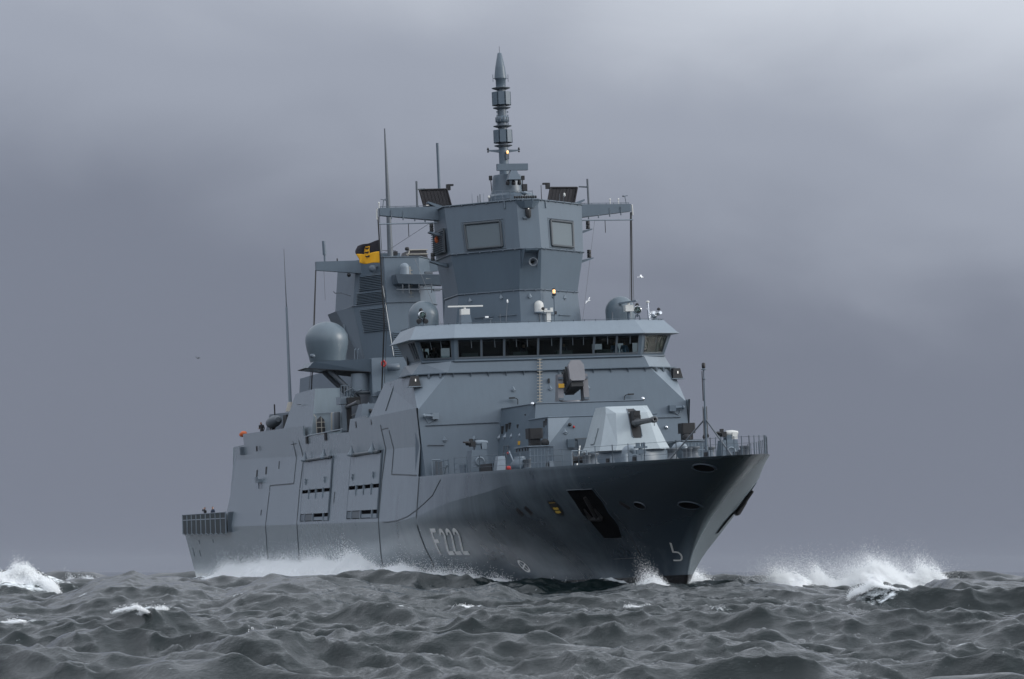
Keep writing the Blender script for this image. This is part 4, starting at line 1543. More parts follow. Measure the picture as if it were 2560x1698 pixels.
for s in (-1, 1):
    dm = radome((-48.6, s * 6.75, 17.25), 1.0, 1.92)
    MB().lathe((-48.6, s * 6.75, 17.22), [(1.03, 0), (1.03, .1)], 28).obj('dome_ring', 'grey_mid', dm)
    # searchlight
    mb = MB()
    cx_, cy_ = -46.6, s * 7.35
    mb.tube((cx_, cy_ - .25, 17.25), (cx_, cy_ - .1, 17.75), .04).tube((cx_, cy_ + .25, 17.25), (cx_, cy_ + .1, 17.75), .04).tube((cx_, cy_, 17.6), (cx_, cy_, 17.9), .06)
    sl_ = mb.obj('searchlight', 'grey', frigate)
    MB().lathe((cx_ - .25, cy_, 18.05), [(.05, -.05), (.2, 0), (.27, .25), (.28, .5), (.24, .52)], 16, (1, -s * .1, .05), cap=False).obj('lamp_drum', 'chrome', sl_)
    MB().lathe((cx_ + .1, cy_, 18.05), [(.26, 0), (.26, .02)], 16, (1, -s * .1, .05)).obj('lens', 'glass', sl_)
    MB().lathe((cx_, cy_, 18.3), [(.05, 0), (.14, .05), (.1, .2), (.03, .25)], 10).obj('lamp_cap', 'rubber', sl_)
    if s < 0:
        for d in (-.22, .24):
            MB().lathe((cx_ + .2, cy_ + d, 17.68), [(.04, -.2), (.15, -.15), (.16, .1), (.14, .12)], 12, (1, d * .4, -.3)).obj('lamp_drum', 'rubber', sl_)
# sea radar on the starboard side
mb = MB().loft([[Vector((-46.9 + dx, -4.35 + dy, 17.2)) for dx, dy in ((.38, -.42), (.38, .42), (-.38, .42), (-.38, -.42))], [Vector((-46.9 + dx, -4.35 + dy, 18.05)) for dx, dy in ((.3, -.3), (.3, .3), (-.3, .3), (-.3, -.3))]])
nr_ = fixn(mb.obj('navigation_radar', 'grey', frigate))
MB().box((-46.9, -4.35, 18.25), (.5, .58, .38)).obj('radar_gearbox', 'whitish', nr_)
MB().box((-46.9, -4.3, 18.62), (.2, 2.35, .1)).obj('scanner', 'whitish', nr_)
MB().tube((-46.9, -4.35, 18.4), (-46.9, -4.35, 18.6), .08).obj('scanner_shaft', 'whitish', nr_)
# and on the port side, scanner turned end on
mb = MB().tube((-46.6, 6.75, 17.2), (-46.6, 6.75, 18.05), .12)
nr2 = mb.obj('navigation_radar', 'grey', frigate)
MB().box((-46.6, 6.75, 18.2), (.5, .55, .42)).obj('radar_gearbox', 'whitish', nr2)
MB().box((-46.6, 6.75, 18.62), (2.3, .18, .1), Matrix.Rotation(R(14), 3, 'Z')).obj('scanner', 'grey_light', nr2)
MB().tube((-46.6, 6.75, 18.4), (-46.6, 6.75, 18.6), .08).obj('scanner_shaft', 'whitish', nr2)
# small white dome with camera and a white box
sd1 = radome((-46.4, .55, 18.1), .32, .75, 'small_dome', 'whitish')
MB().lathe((-46.4, .55, 18.05), [(.2, -.05), (.4, 0), (.34, .06)], 18).obj('dome_tray', 'grey_light', sd1)
mb = MB()
for a in (0, 2.1, 4.2):
    mb.tube((-46.4 + .1 * math.cos(a), .55 + .1 * math.sin(a), 18.0), (-46.4 + .22 * math.cos(a), .55 + .22 * math.sin(a), 17.2), .03)
mb.obj('dome_tripod', 'grey_dark', sd1)
MB().lathe((-46.0, .7, 18.28), [(.03, 0), (.1, .03), (.1, .16), (.03, .18)], 10, (1, 0, 0)).obj('camera', 'rubber', sd1)
mb = MB().box((-46.3, 1.15, 17.65), (.2, .28, .85))
wb = mb.obj('weather_station', 'whitish', frigate)
MB().box((-46.2, 1.12, 18.12), (.2, .62, .12)).box((-46.2, .95, 18.2), (.16, .2, .2)).box((-46.2, 1.35, 18.25), (.12, .18, .18)).obj('sensor_head', 'whitish', wb)
mb = MB().tube((-46.2, 1.55, 17.2), (-46.2, 1.57, 19.15), .045)
lamp_post = mb.obj('lamp_post', 'grey', frigate)
MB().lathe((-46.2, 1.57, 19.12), [(.08, 0), (.14, .06), (.14, .12), (.08, .16)], 10).obj('lamp_base', 'rubber', lamp_post)
MB().lathe((-46.2, 1.57, 19.28), [(.06, 0), (.09, .04), (.09, .22), (.05, .26)], 10).obj('lamp', 'lamp_lit', lamp_post)
MB().lathe((-46.2, 1.57, 19.54), [(.1, 0), (.1, .06), (.02, .09)], 10).obj('lamp_cap', 'rubber', lamp_post)
MB().box((-46.15, 1.62, 18.0), (.1, .12, .2)).obj('junction_box', 'rubber', lamp_post)
# port wing: siren pipe and camera turret
mb = MB().tube((-46.3, 8.05, 17.25), (-46.3, 8.0, 18.55), .07).tube((-46.3, 8.12, 17.25), (-46.3, 8.2, 17.9), .04)
st_ = mb.obj('standpipe', 'chrome', frigate)
MB().lathe((-46.3, 8.0, 18.5), [(.06, 0), (.12, .03), (.12, .12), (.04, .16)], 10).obj('pipe_cap', 'whitish', st_)
mb = MB().lathe((-46.5, 8.55, 17.22), [(.25, 0), (.22, .2), (.12, .3)], 14)
ct = mb.obj('camera_turret', 'grey_mid', frigate)
MB().lathe((-46.5, 8.45, 17.75), [(.05, -.3), (.22, -.22), (.24, .1), (.12, .2)], 14, (1, .5, 0)).lathe((-46.4, 8.8, 17.8), [(.05, -.2), (.13, -.15), (.13, .2), (.1, .22)], 12, (1, .2, .1)).obj('camera', 'chrome', ct)
MB().lathe((-46.5, 8.8, 18.0), [(.03, 0), (.13, .05), (.1, .15), (.02, .2)], 10).obj('camera', 'rubber', ct)
for y, h in ((5.55, .75), (-2.1, .85), (-1.75, 1.6)):
    MB().tube((-46.4, y, 17.2), (-46.4 - (.3 if h > 1 else 0), y + (.25 if h > 1 else 0), 17.2 + h), .035 if h < .8 else .02).obj('small_antenna', 'grey_dark', frigate)
MB().lathe((-46.65, -1.5, 18.75), [(.02, 0), (.06, .05), (.05, .2), (.02, .24)], 8).obj('small_antenna', 'white', frigate)
mb = MB().bx(-46.4, -46.6, -3.2, -2.6, 17.7, 17.76).tube((-46.5, -2.75, 17.2), (-46.5, -2.75, 17.75), .05)
mb.obj('bracket_shelf', 'grey_mid', frigate)
MB().box((-46.4, -3.0, 17.85), (.12, .22, .1)).obj('lamp', 'white', frigate)

# ------------------------------------------------------------------ after mast block
def aring(z, yf, yo, xf, xo, xb=-97.0):
    st = [(xf, -yf), (xo, -yo), (xb, -yo)]
    return [Vector((x, y, z)) for x, y in st] + [Vector((x, -y, z)) for x, y in st[::-1]]


mb = MB()
mb.loft([aring(17.1, 1.15, 2.75, -85.6, -88.2), aring(21.8, 1.35, 3.4, -86.0, -89.4), aring(25.4, 1.4, 3.05, -86.3, -89.2)])
amast = fixn(mb.obj('after_mast', 'grey', frigate))
mb = MB()
rg = aring(21.8, 1.38, 3.44, -85.95, -89.4)
for a, b_ in zip(rg, rg[1:] + rg[:1]):
    mb.tube(a, b_, .05, .05, 6)
rg = aring(25.4, 1.43, 3.09, -86.25, -89.2)
for a, b_ in zip(rg, rg[1:] + rg[:1]):
    mb.tube(a, b_, .04, .04, 6)
mb.obj('flange', 'grey_mid', amast)


def aface(f, z):
    """starboard angled front face of the after mast"""
    zs = [17.1, 21.8, 25.4]
    return Vector((lerp(z, zs, [-85.6, -86, -86.3]) * (1 - f) + lerp(z, zs, [-88.2, -89.4, -89.2]) * f, -(lerp(z, zs, [1.15, 1.35, 1.4]) * (1 - f) + lerp(z, zs, [2.75, 3.4, 3.05]) * f), z))


def louvre(corner, parent, rows):
    """corner = function (f 0..1 across, g 0..1 up) -> point; real slats in a frame"""
    p = [corner(0, 0), corner(1, 0), corner(1, 1), corner(0, 1)]
    nrm = (p[1] - p[0]).cross(p[3] - p[0]).normalized()
    if nrm.x < 0:
        nrm = -nrm
    mb = MB()
    q = [k + nrm * .02 for k in p]
    mb.loft([[k - nrm * .06 for k in q], q])
    o_ = fixn(mb.obj('louvre', 'louvre', parent))
    for k in range(rows):
        g0 = (k + .15) / rows
        g1 = (k + .75) / rows
        a, b_, c_, d_ = corner(.02, g0), corner(.98, g0), corner(.98, g1), corner(.02, g1)
        MB().loft([[a + nrm * .14, b_ + nrm * .14, b_ + nrm * .11, a + nrm * .11], [d_ + nrm * .05, c_ + nrm * .05, c_ + nrm * .02, d_ + nrm * .02]]).obj('slat', 'grey', o_)
    mb = MB()
    for a, b_ in zip(q, q[1:] + q[:1]):
        mb.tube(a, b_, .05, .05, 5)
    mb.obj('louvre_frame', 'grey', o_)
    return o_


louvre(lambda f, g_: aface(.08 + .75 * f, 22.95 + 1.2 * g_), amast, 9)
louvre(lambda f, g_: aface(.04 + .86 * f, 21.95 + .85 * g_), amast, 7)
louvre(lambda f, g_: aface(.03 + .80 * f, 19.65 + 1.85 * g_), amast, 14)
louvre(lambda f, g_: Vector((-85.55, -1.05 + 2.1 * f, 17.4 + 2.05 * g_)), amast, 14)
# starboard wing below the waist
mb = MB()
mb.loft([[Vector(p) for p in ((-88.3, -2.7, 17.15), (-88.6, -3.0, 17.15), (-93, -3.0, 17.15), (-93, -2.7, 17.15))], [Vector(p) for p in ((-89.4, -3.4, 21.75), (-90.3, -4.6, 21.5), (-94, -4.6, 21.5), (-94, -3.3, 21.75))]])
fixn(mb.obj('mast_wing', 'grey_mid', amast))
hood((-89.6, -3.2, 18.9), .25, (.5, -.8, .1), amast)
mb = MB().tube((-89.6, -4.1, 19.2), (-89.6, -4.15, 20.4), .05).box((-89.6, -4.0, 19.5), (.25, .25, .3))
mb.obj('small_antenna', 'grey_light', amast)
# starboard yard
mb = MB()
mb.loft([[Vector((-89.0 + dx, -2.6, z)) for dx, z in ((.35, 24.35), (.35, 25.38), (-.35, 25.38), (-.35, 24.35))], [Vector((-89.0 + dx, -6.35, z)) for dx, z in ((.25, 24.68), (.25, 25.36), (-.25, 25.36), (-.25, 24.68))]])
ay = fixn(mb.obj('yard', 'grey', amast))
mb = MB()
mb.loft([[Vector((-89.0 + dx, 2.6, z)) for dx, z in ((.35, 24.35), (.35, 25.38), (-.35, 25.38), (-.35, 24.35))], [Vector((-89.0 + dx, 6.35, z)) for dx, z in ((.25, 24.68), (.25, 25.36), (-.25, 25.36), (-.25, 24.68))]])
fixn(mb.obj('yard', 'grey', amast))
MB().tube((-89, -5.6, 25.35), (-89, -5.6, 25.9), .08).tube((-89, -5.6, 25.9), (-89, -5.64, 27.0), .15, .13, 10).obj('stub_antenna', 'grey', ay)
MB().tube((-89, -4.6, 25.36), (-89, -4.6, 25.6), .05).obj('small_antenna', 'rubber', ay)
MB().lathe((-88.8, -3.75, 24.25), [(.04, -.15), (.16, -.05), (.14, .12), (.05, .2)], 10, (1, -.3, .2)).obj('floodlight', 'rubber', ay)
MB().tube((-89, -5.7, 24.7), (-89, -5.68, 22.3), .012).obj('hanging_wire', 'wire', ay)
MB().path([(-89, -3.6, 22.6), (-89, -4.4, 22.85), (-89, -4.9, 22.85), (-89, -5.0, 23.0)], .03).box((-89, -4.6, 22.85), (.08, .5, .08)).obj('lamp_arm', 'grey_dark', amast)
# front platform with a small dome
mb = MB()
mb.loft([[Vector(p) for p in ((-86.2, -.8, 23.2), (-84.9, -.6, 23.2), (-84.9, 2.9, 23.0), (-86.3, 3.1, 23.0))], [Vector(p) for p in ((-86.2, -.85, 23.9), (-84.7, -.85, 23.9), (-84.7, 3.2, 23.8), (-86.3, 3.2, 23.8))]])
pf_ = fixn(mb.obj('mast_platform', 'grey_mid', amast))
radome((-85.5, .05, 23.92), .38, .92, 'small_dome', 'grey_light', pf_)
mb = MB().tube((-84.8, -.8, 22.7), (-84.8, 3.3, 22.65), .05)
for y in (-.3, .2, 1.0, 2.0):
    mb.tube((-84.8, y, 23.1), (-84.8, y, 22.4), .035)
mb.box((-84.8, 2.4, 22.6), (.3, .55, .18)).box((-84.8, 1.7, 22.9), (.25, .7, .12))
mb.obj('platform_gear', 'grey_dark', pf_)
MB().box((-85.0, 1.85, 23.98), (.3, .6, .18)).obj('floodlight', 'grey_dark', pf_)
MB().box((-84.8, 1.9, 23.55), (.02, .62, .1)).obj('plate', 'whitish', pf_)
mb = MB().tube((-85.9, .62, 18.5), (-86.2, .62, 24.6), .05)
al_ = mb.obj('ladder', 'sandy', amast)
for k in range(20):
    MB().tube((-85.85 - .017 * k, .42, 18.6 + .3 * k), (-85.85 - .017 * k, .82, 18.6 + .3 * k), .03, .03, 4).obj('rung', 'sandy', al_)
# top gear
mb = MB().bx(-88.5, -91, -1.5, .4, 25.4, 25.9)
mb.obj('roof_house', 'grey', amast)
MB().box((-88.2, -.05, 25.85), (.3, .3, .3)).tube((-88.2, -1.1, 26.1), (-88.2, .0, 26.05), .02).obj('floodlight', 'rubber', amast)
mb = MB().loft([[Vector(p) for p in ((-90, 1.2, 25.45), (-90, 3.0, 25.45), (-93, 3.0, 25.45), (-93, 1.2, 25.45))], [Vector(p) for p in ((-90.2, 1.5, 26.25), (-90.2, 2.9, 26.25), (-93, 2.9, 26.25), (-93, 1.5, 26.25))]])
th_ = fixn(mb.obj('radar_hood', 'array_dark', amast))
mb = MB()
for a, b_ in (((-89.95, 1.2, 25.45), (-90.15, 1.55, 26.27)), ((-89.95, 1.2, 25.9), (-89.95, 3.0, 25.9)), ((-90.1, 1.5, 26.25), (-90.1, 3.0, 26.25))):
    mb.tube(a, b_, .05, .05, 5)
mb.obj('hood_frame', 'sandy', th_)
MB().lathe((-88.4, .95, 26.2), [(.05, -.15), (.17, -.1), (.17, .1), (.05, .15)], 10).obj('camera', 'black', amast)
# tall tapered whip beside the after mast
MB().tube((-87.4, -.62, 23.3), (-87.4, -.64, 28.2), .27, .2, 12).tube((-87.4, -.64, 28.2), (-87.4, -.70, 35.7), .2, .05, 10).obj('whip_antenna', 'grey_dark', amast)
# second slim pole behind the main mast
MB().tube((-58, -3.15, 17), (-58, -3.2, 30.8), .12, .10, 8).obj('pole_antenna', 'grey', frigate)
MB().box((-87.0, -1.8, 24.75), (.3, .9, .1)).lathe((-86.9, -2.2, 24.55), [(.1, 0), (.3, .05), (.3, .15), (.1, .2)], 12, (1, -.5, 0)).obj('floodlight', 'grey_mid', amast)

# ------------------------------------------------------------------ after deckhouse and its starboard dome platform
mb = MB()
mb.loft([[Vector(p) for p in ((-79.5, -4.1, 10.9), (-79.5, 4.1, 10.9), (-112, 4.4, 10.9), (-112, -4.4, 10.9))], [Vector(p) for p in ((-80.6, -3.85, 17.2), (-80.6, 3.85, 17.2), (-111, 4.0, 17.2), (-111, -4.0, 17.2))]])
ah = fixn(mb.obj('after_deckhouse', 'grey', frigate))
MB().tube((-79.9, -4.1, 14.25), (-79.9, 3.6, 14.25), .05).obj('pipe', 'grey_mid', ah)
hood((-79.8, -3.35, 13.55), .28, (1, 0, .17), ah)
hood((-79.8, -4.4, 13.4), .25, (1, -.7, .1), ah)
mb = MB().loft([[Vector(p) for p in ((-81.0, -3.8, 16.15), (-83.0, -8.45, 16.62), (-86.0, -8.45, 16.62), (-87.5, -3.8, 16.15))], [Vector(p) for p in ((-80.9, -3.8, 17.15), (-82.6, -7.95, 17.15), (-86.4, -7.95, 17.15), (-87.8, -3.8, 17.15))]])
dp = fixn(mb.obj('dome_platform', 'grey', frigate))
MB().loft([[Vector(p) for p in ((-80.7, -3.8, 16.1), (-82.8, -8.6, 16.66), (-86.2, -8.6, 16.66), (-87.7, -3.8, 16.1))], [Vector(p) for p in ((-80.7, -3.8, 16.14), (-82.8, -8.6, 16.70), (-86.2, -8.6, 16.70), (-87.7, -3.8, 16.14))]]).obj('platform_plate', 'rubber', dp)
for dx in (0, -2.2):
    MB().tube((-82.8 + dx, -6.75, 16.45), (-82.0 + dx, -4.7, 14.2), .2, .2, 8).obj('strut', 'grey_dark', dp)
R_ = 1.66
prof = [(1.36, 0), (1.38, .1), (1.45, .45), (1.58, .95), (1.655, 1.45), (1.66, 1.65)] + [(R_ * math.cos(R(a)), 1.65 + (R_ - .22) * math.sin(R(a))) for a in range(10, 91, 8)]
prof.append((.01, prof[-1][1] + .001))
bd = MB().lathe((-84.4, -6.55, 17.22), prof, 36).obj('satcom_dome', 'radome', dp)
MB().lathe((-84.4, -6.55, 17.14), [(1.15, 0), (1.15, .1)], 24).obj('dome_ring', 'rubber', dp)
MB().lathe((-83.0, -7.95, 17.6), [(.05, -.2), (.17, -.1), (.17, .15), (.05, .22)], 10, (.2, -1, 0)).obj('floodlight', 'grey_mid', dp)
mb = MB()
for y in (-5.0, -4.75):
    mb.path([(-81.6, y, 17.15), (-81.6, y + .05, 17.9), (-81.9, y + .2, 18.0)], .03)
mb.obj('handrail', 'grey', dp)
MB().lathe((-82.0, -4.5, 14.75), [(.72, 0), (.72, 1.35)], 24).obj('exhaust_trunk', 'grey_light', ah)
MB().lathe((-81.6, -4.2, 14.5), [(.6, 0), (.75, .1), (.7, .2)], 16).obj('trunk_foot', 'grey_dark', ah)
# liferaft canister under the bridge wing line
MB().lathe((-79.9, -2.33, 16.4), [(.1, -.5), (.27, -.46), (.28, 0), (.27, .46), (.1, .5)], 18, (.1, 1, .05)).obj('raft_canister', 'grey_mid', ah)
MB().bx(-58, -80.6, -3.6, 3.6, 10.9, 14.6).obj('midship_house', 'grey', frigate)
# slab box with a raked starboard cheek beside the boats
mb = MB()
mb.loft([[Vector(p) for p in ((-80.5, -8.75, 11.2), (-80.5, -6.4, 11.2), (-93.5, -6.4, 11.2), (-95.5, -8.75, 11.2))], [Vector(p) for p in ((-80.9, -8.25, 15.0), (-80.9, -6.3, 15.0), (-88.5, -6.3, 15.0), (-89.5, -8.25, 15.0))]])
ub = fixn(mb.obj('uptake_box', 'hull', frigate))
MB().tube((-80.55, -8.4, 13.1), (-80.55, -6.4, 13.15), .03).obj('pipe', 'grey_light', ub)
MB().path([(-86.8, -8.62, 14.05), (-85.0, -8.66, 14.0)], .03).obj('pipe', 'seam', ub)
mb = MB()
for k in range(4):
    x = -80.8
    mb.tube((x, -6.25 + k * .22, 13.9), (x, -6.25 + k * .22, 15.15), .04)
mb.tube((-80.8, -6.3, 15.15), (-80.8, -5.6, 15.15), .04).tube((-80.8, -6.3, 14.5), (-80.8, -5.6, 14.5), .03)
mb.obj('railing', 'grey_mid', ub)
MB().lathe((-80.2, -8.05, 11.9), [(.03, -.95), (.28, -.7), (.33, 0), (.28, .7), (.03, .95)], 12).obj('fender', 'rubber', ub)
mb = MB()
for z in (11.5, 12.0, 12.4):
    mb.lathe((-80.2, -8.05, z), [(.34, -.03), (.36, 0), (.34, .03)], 12)
mb.tube((-79.86, -8.05, 11.1), (-79.86, -8.05, 12.75), .03)
mb.path([(-80.2, -8.55, 13.0), (-79.9, -8.45, 12.8), (-79.9, -8.42, 11.6), (-79.9, -8.1, 11.1)], .03)
mb.obj('fender_rope', 'sandy', ub)
# boat deck crane / winch
mb = MB()
mb.box((-70.5, -8.0, 13.6), (1.6, 1.0, .55)).box((-70.0, -8.2, 12.3), (.5, .35, 1.8)).box((-72.0, -7.6, 12.3), (1.2, .5, 1.6))
cr_ = mb.obj('boat_crane', 'grey_light', frigate)
MB().box((-69.4, -7.6, 13.5), (1.0, .9, .55)).box((-69.6, -7.9, 12.2), (.5, .3, 1.8)).obj('crane_head', 'black', cr_)
MB().tube((-71.5, -8.0, 13.05), (-64.5, -8.2, 13.25), .1, .16, 8).obj('crane_arm', 'steel', cr_)
mb = MB()
for k in range(4):
    mb.tube((-71 + k * .9, -7.8, 13.8), (-70.7 + k * .9, -7.8, 14.35), .05)
mb.tube((-71, -7.8, 14.3), (-68, -7.8, 14.4), .06).tube((-70.2, -7.6, 14.0), (-66.5, -7.5, 14.2), .05)
mb.obj('crane_rail', 'grey', cr_)
mb = MB().loft([[Vector(p) for p in ((-63.4, -8.75, 12.0), (-60.8, -8.75, 12.0), (-60.8, -7.2, 12.0), (-63.4, -7.2, 12.0))], [Vector(p) for p in ((-63.0, -8.5, 13.0), (-61.6, -8.5, 13.0), (-61.6, -7.5, 13.0), (-63.0, -7.5, 13.0))]])
hm = fixn(mb.obj('machine_gun_mount', 'grey', frigate))
MB().tube((-63, -8.2, 12.5), (-66.5, -8.3, 12.35), .09, .05, 8).obj('gun_barrel', 'steel', hm)
MB().tube((-61.5, -8.0, 12.5), (-59.5, -8.1, 12.4), .15, .1, 8).obj('breech', 'rubber', hm)
for k in range(3):
    MB().lathe((-71.4 + k * .62, -8.7, 11.5), [(.2, -.1), (.24, 0), (.24, 1.2), (.2, 1.3)], 12, (.15, 0, 1)).obj('canister', ('sandy', 'grey_light', 'grey_dark')[k], cr_)
MB().box((-71.0, -8.85, 11.45), (2.6, .15, .12)).obj('canister_rack', 'grey_mid', cr_)
# chocks on the bulwark edge
for x in (-80.8, -73.0):
    MB().box((x, -9.05, 11.1), (.55, .12, .55)).obj('chock', 'black', frigate)
for x, z in ((-61.2, 11.55), (-55.8, 11.55), (-104.5, 11.15)):
    MB().box((x, -9.04, z), (.28, .1, .42)).obj('chock', 'black', frigate)
MB().tube((-80.5, -9.03, 11.42), (-66, -9.05, 11.42), .05).obj('bulwark_rail', 'grey_light', frigate)
# hangar top house with an open gun bay
mb = MB()
mb.loft([[Vector(p) for p in ((-96.5, -7.6, 10.9), (-96.5, 7.6, 10.9), (-117, 7.6, 10.9), (-111.5, -7.6, 10.9))], [Vector(p) for p in ((-96.0, -7.3, 13.85), (-96.0, 7.3, 13.85), (-116, 7.3, 13.9), (-107.8, -7.3, 14.1))]])
hh = fixn(mb.obj('hangar_house', 'grey_mid', frigate))
MB().box((-97.4, -7.72, 12.9), (1.6, .2, 1.5)).obj('gun_bay', 'black', hh)
mb = MB().lathe((-100.2, -8.2, 13.25), [(.2, -1.6), (.42, -1.2), (.5, 0), (.4, .9), (.2, 1.2)], 14, (1, .1, .08))
mb.obj('gun_cover', 'grey_dark', hh)
MB().tube((-104.0, -7.5, 13.9), (-104.0, -7.5, 14.8), .06).obj('small_antenna', 'rubber', hh)
# whip antenna aft
mb = MB().lathe((-95.2, -7.7, 13.85), [(.42, 0), (.36, .15), (.2, .7), (.16, .75)], 14)
wa = mb.obj('whip_antenna', 'sandy', frigate)
MB().tube((-95.2, -7.7, 14.5), (-95.2, -7.72, 22.3), .14, .085, 8).obj('whip_rod', 'grey_light', wa)
MB().tube((-95.2, -7.72, 22.3), (-95.2, -7.75, 27.0), .05, .02, 6).obj('whip_rod', 'grey_dark', wa)
# after step with a fairlead
MB().box((-112.9, -8.95, 11.2), (.5, .35, .7)).obj('fairlead', 'grey_mid', frigate)

# ------------------------------------------------------------------ halyards
def line(pts, r_, mat='rope', name='halyard', parent=None):
    return MB().path(pts, r_, 5).obj(name, mat, parent or frigate)


line([(-52, -8.85, 25.15), (-52.5, -8.6, 18.0), (-55.5, -8.45, 12.0)], .05)
line([(-52, -8.75, 25.2), (-52.4, -8.45, 18.0), (-55.4, -8.3, 12.0)], .022, 'wire')
line([(-52, 8.8, 25.15), (-52, 8.55, 18.2)], .05)
line([(-52, 8.85, 25.15), (-52, 8.72, 18.2)], .02, 'wire')
line([(-52, 8.75, 25.15), (-52, 8.42, 18.2)], .02, 'wire')
line([(-89, -6.35, 24.7), (-87.5, -7.0, 19.0), (-84.5, -8.2, 11.6)], .05)
line([(-89, -6.38, 24.7), (-87.6, -7.15, 18.0), (-84.5, -8.5, 11.6)], .022, 'wire')
line([(-52, -5.2, 24.7), (-86, -1.6, 25.6)], .015, 'wire')
line([(-88.8, -1.3, 25.5), (-80.2, -2.2, 17.3)], .02, 'whitish')
line([(-85.5, .9, 25.2), (-76, 1.5, 17.0)], .015, 'wire')
line([(-52, 6.2, 24.6), (-49.8, 4.4, 17.4)], .01, 'wire')
for s in (-1, 1):
    line([(-52, s * 8.9, 25.68), (-52, s * 8.92, 24.95)], .06, 'whitish', 'block')

# ------------------------------------------------------------------ forecastle fittings
def rail_run(pts, name='guard_rail', gap=1.25, h=1.0, wires=3):
    mb = MB()
    for (a, b_) in zip(pts[:-1], pts[1:]):
        a, b_ = Vector(a), Vector(b_)
        for k in range(1, wires + 1):
            mb.tube(a + Vector((0, 0, h * k / wires - .02)), b_ + Vector((0, 0, h * k / wires - .02)), .010, .010, 4)
    o_ = mb.obj(name, 'grey_mid', frigate)
    for a, b_ in zip(pts[:-1], pts[1:]):
        a, b_ = Vector(a), Vector(b_)
        n__ = max(1, int((b_ - a).length / gap))
        for i in range(n__ + 1):
            p = a + (b_ - a) * i / n__
            MB().tube(p, p + Vector((0, 0, h + .03)), .028, .028, 5).obj('stanchion', 'grey', o_)
    return o_


for s in (-1, 1):
    rail_run([(-u, s * (hb(u, 7.46) - .1), 7.46) for u in (4.4, 7.2, 10.0, 13.0, 16.5, 20.0)], gap=1.5)
    rail_run([(-u, s * (hb(u, 7.46) - .12), 7.46) for u in (21.5, 25, 29, 33.5)], gap=1.7)
rail_run([(-4.4, -hb(4.4, 7.46) + .1, 7.46), (-3.2, -hb(3.2, 7.46) + .15, 7.46), (-2.6, 0, 7.46), (-3.2, hb(3.2, 7.46) - .15, 7.46), (-4.4, hb(4.4, 7.46) - .1, 7.46)], gap=.35)

# jackstaff on three legs
mb = MB().tube((-9.9, 0, 7.46), (-9.85, 0, 10.2), .085, .075, 10).tube((-9.85, 0, 10.2), (-9.75, 0, 12.3), .05, .035, 8)
js = mb.obj('jackstaff', 'grey', frigate)
for p in ((-11.6, -1.65, 7.46), (-8.4, 1.0, 7.46), (-12.4, .9, 7.46)):
    MB().tube(p, (-9.86, 0, 9.65), .05, .045, 7).obj('staff_leg', 'grey_dark', js)
MB().lathe((-9.75, 0, 12.25), [(.04, 0), (.15, .02), (.15, .05), (.06, .1)], 12).obj('light_bracket', 'grey', js)
MB().lathe((-9.75, 0, 12.36), [(.08, 0), (.1, .05), (.1, .25), (.06, .3)], 12).obj('anchor_light', 'black', js)
MB().lathe((-9.77, 0, 11.75), [(.04, 0), (.1, .02), (.1, .05), (.04, .08)], 10).obj('light_bracket', 'grey', js)
MB().tube((-9.85, -.12, 8.6), (-9.85, -.1, 10.3), .03).tube((-9.85, .1, 8.6), (-9.85, .1, 10.3), .03).obj('halyard', 'wire', js)
MB().lathe((-9.85, -.13, 8.65), [(.02, -.15), (.08, 0), (.02, .15)], 8).lathe((-9.85, .11, 8.72), [(.02, -.12), (.07, 0), (.02, .12)], 8).obj('halyard_weight', 'rubber', js)
MB().path([(-9.75, -.1, 12.2), (-9.8, -.09, 10.6)], .025).obj('halyard', 'rubber', js)

# ventilator cowls
for x, y in ((-16.8, -2.6), (-14.0, .1)):
    mb = MB()
    pts = [Vector((x, y, 7.46 + .62))]
    prev = None
    rings = []
    for k in range(9):
        a = R(k * 22)
        c_ = Vector((x, y + (.32 - .32 * math.cos(a)) * (1 if x < -15 else -1), 8.0 + .32 * math.sin(a)))
        t_ = Vector((0, math.sin(a) * (1 if x < -15 else -1), math.cos(a)))
        q = t_.to_track_quat('Z', 'X')
        rings.append([c_ + q @ Vector((.21 * math.cos(2 * math.pi * i / 12), .21 * math.sin(2 * math.pi * i / 12), 0)) for i in range(12)])
    base_ = [[Vector((x + .21 * math.cos(0), 0, 0))]]
    mb.loft(rings, True, True)
    mb.tube((x, y, 7.46), (x, y, 8.02), .21, .21, 12)
    mb.obj('ventilator', 'grey_light', frigate)
# capstans, winches, bollards, roller chocks
def winch(x, y, s_=1.0):
    mb = MB().lathe((x, y, 7.46), [(.4 * s_, 0), (.42 * s_, .1), (.25 * s_, .2), (.22 * s_, .55), (.36 * s_, .65), (.34 * s_, .72)], 16)
    return mb.obj('capstan', 'grey_dark', frigate)


for x, y in ((-13.2, -.9), (-13.0, 1.2), (-19.8, -3.6), (-11.2, -.3)):
    winch(x, y)
def bollard(x, y):
    mb = MB().bx(x - .6, x + .6, y - .2, y + .2, 7.46, 7.56)
    o_ = mb.obj('bollard', 'grey', frigate)
    for d in (-.34, .34):
        MB().lathe((x + d, y, 7.56), [(.14, 0), (.13, .4), (.18, .45), (.17, .5)], 12).obj('post', 'grey_dark', o_)
    return o_


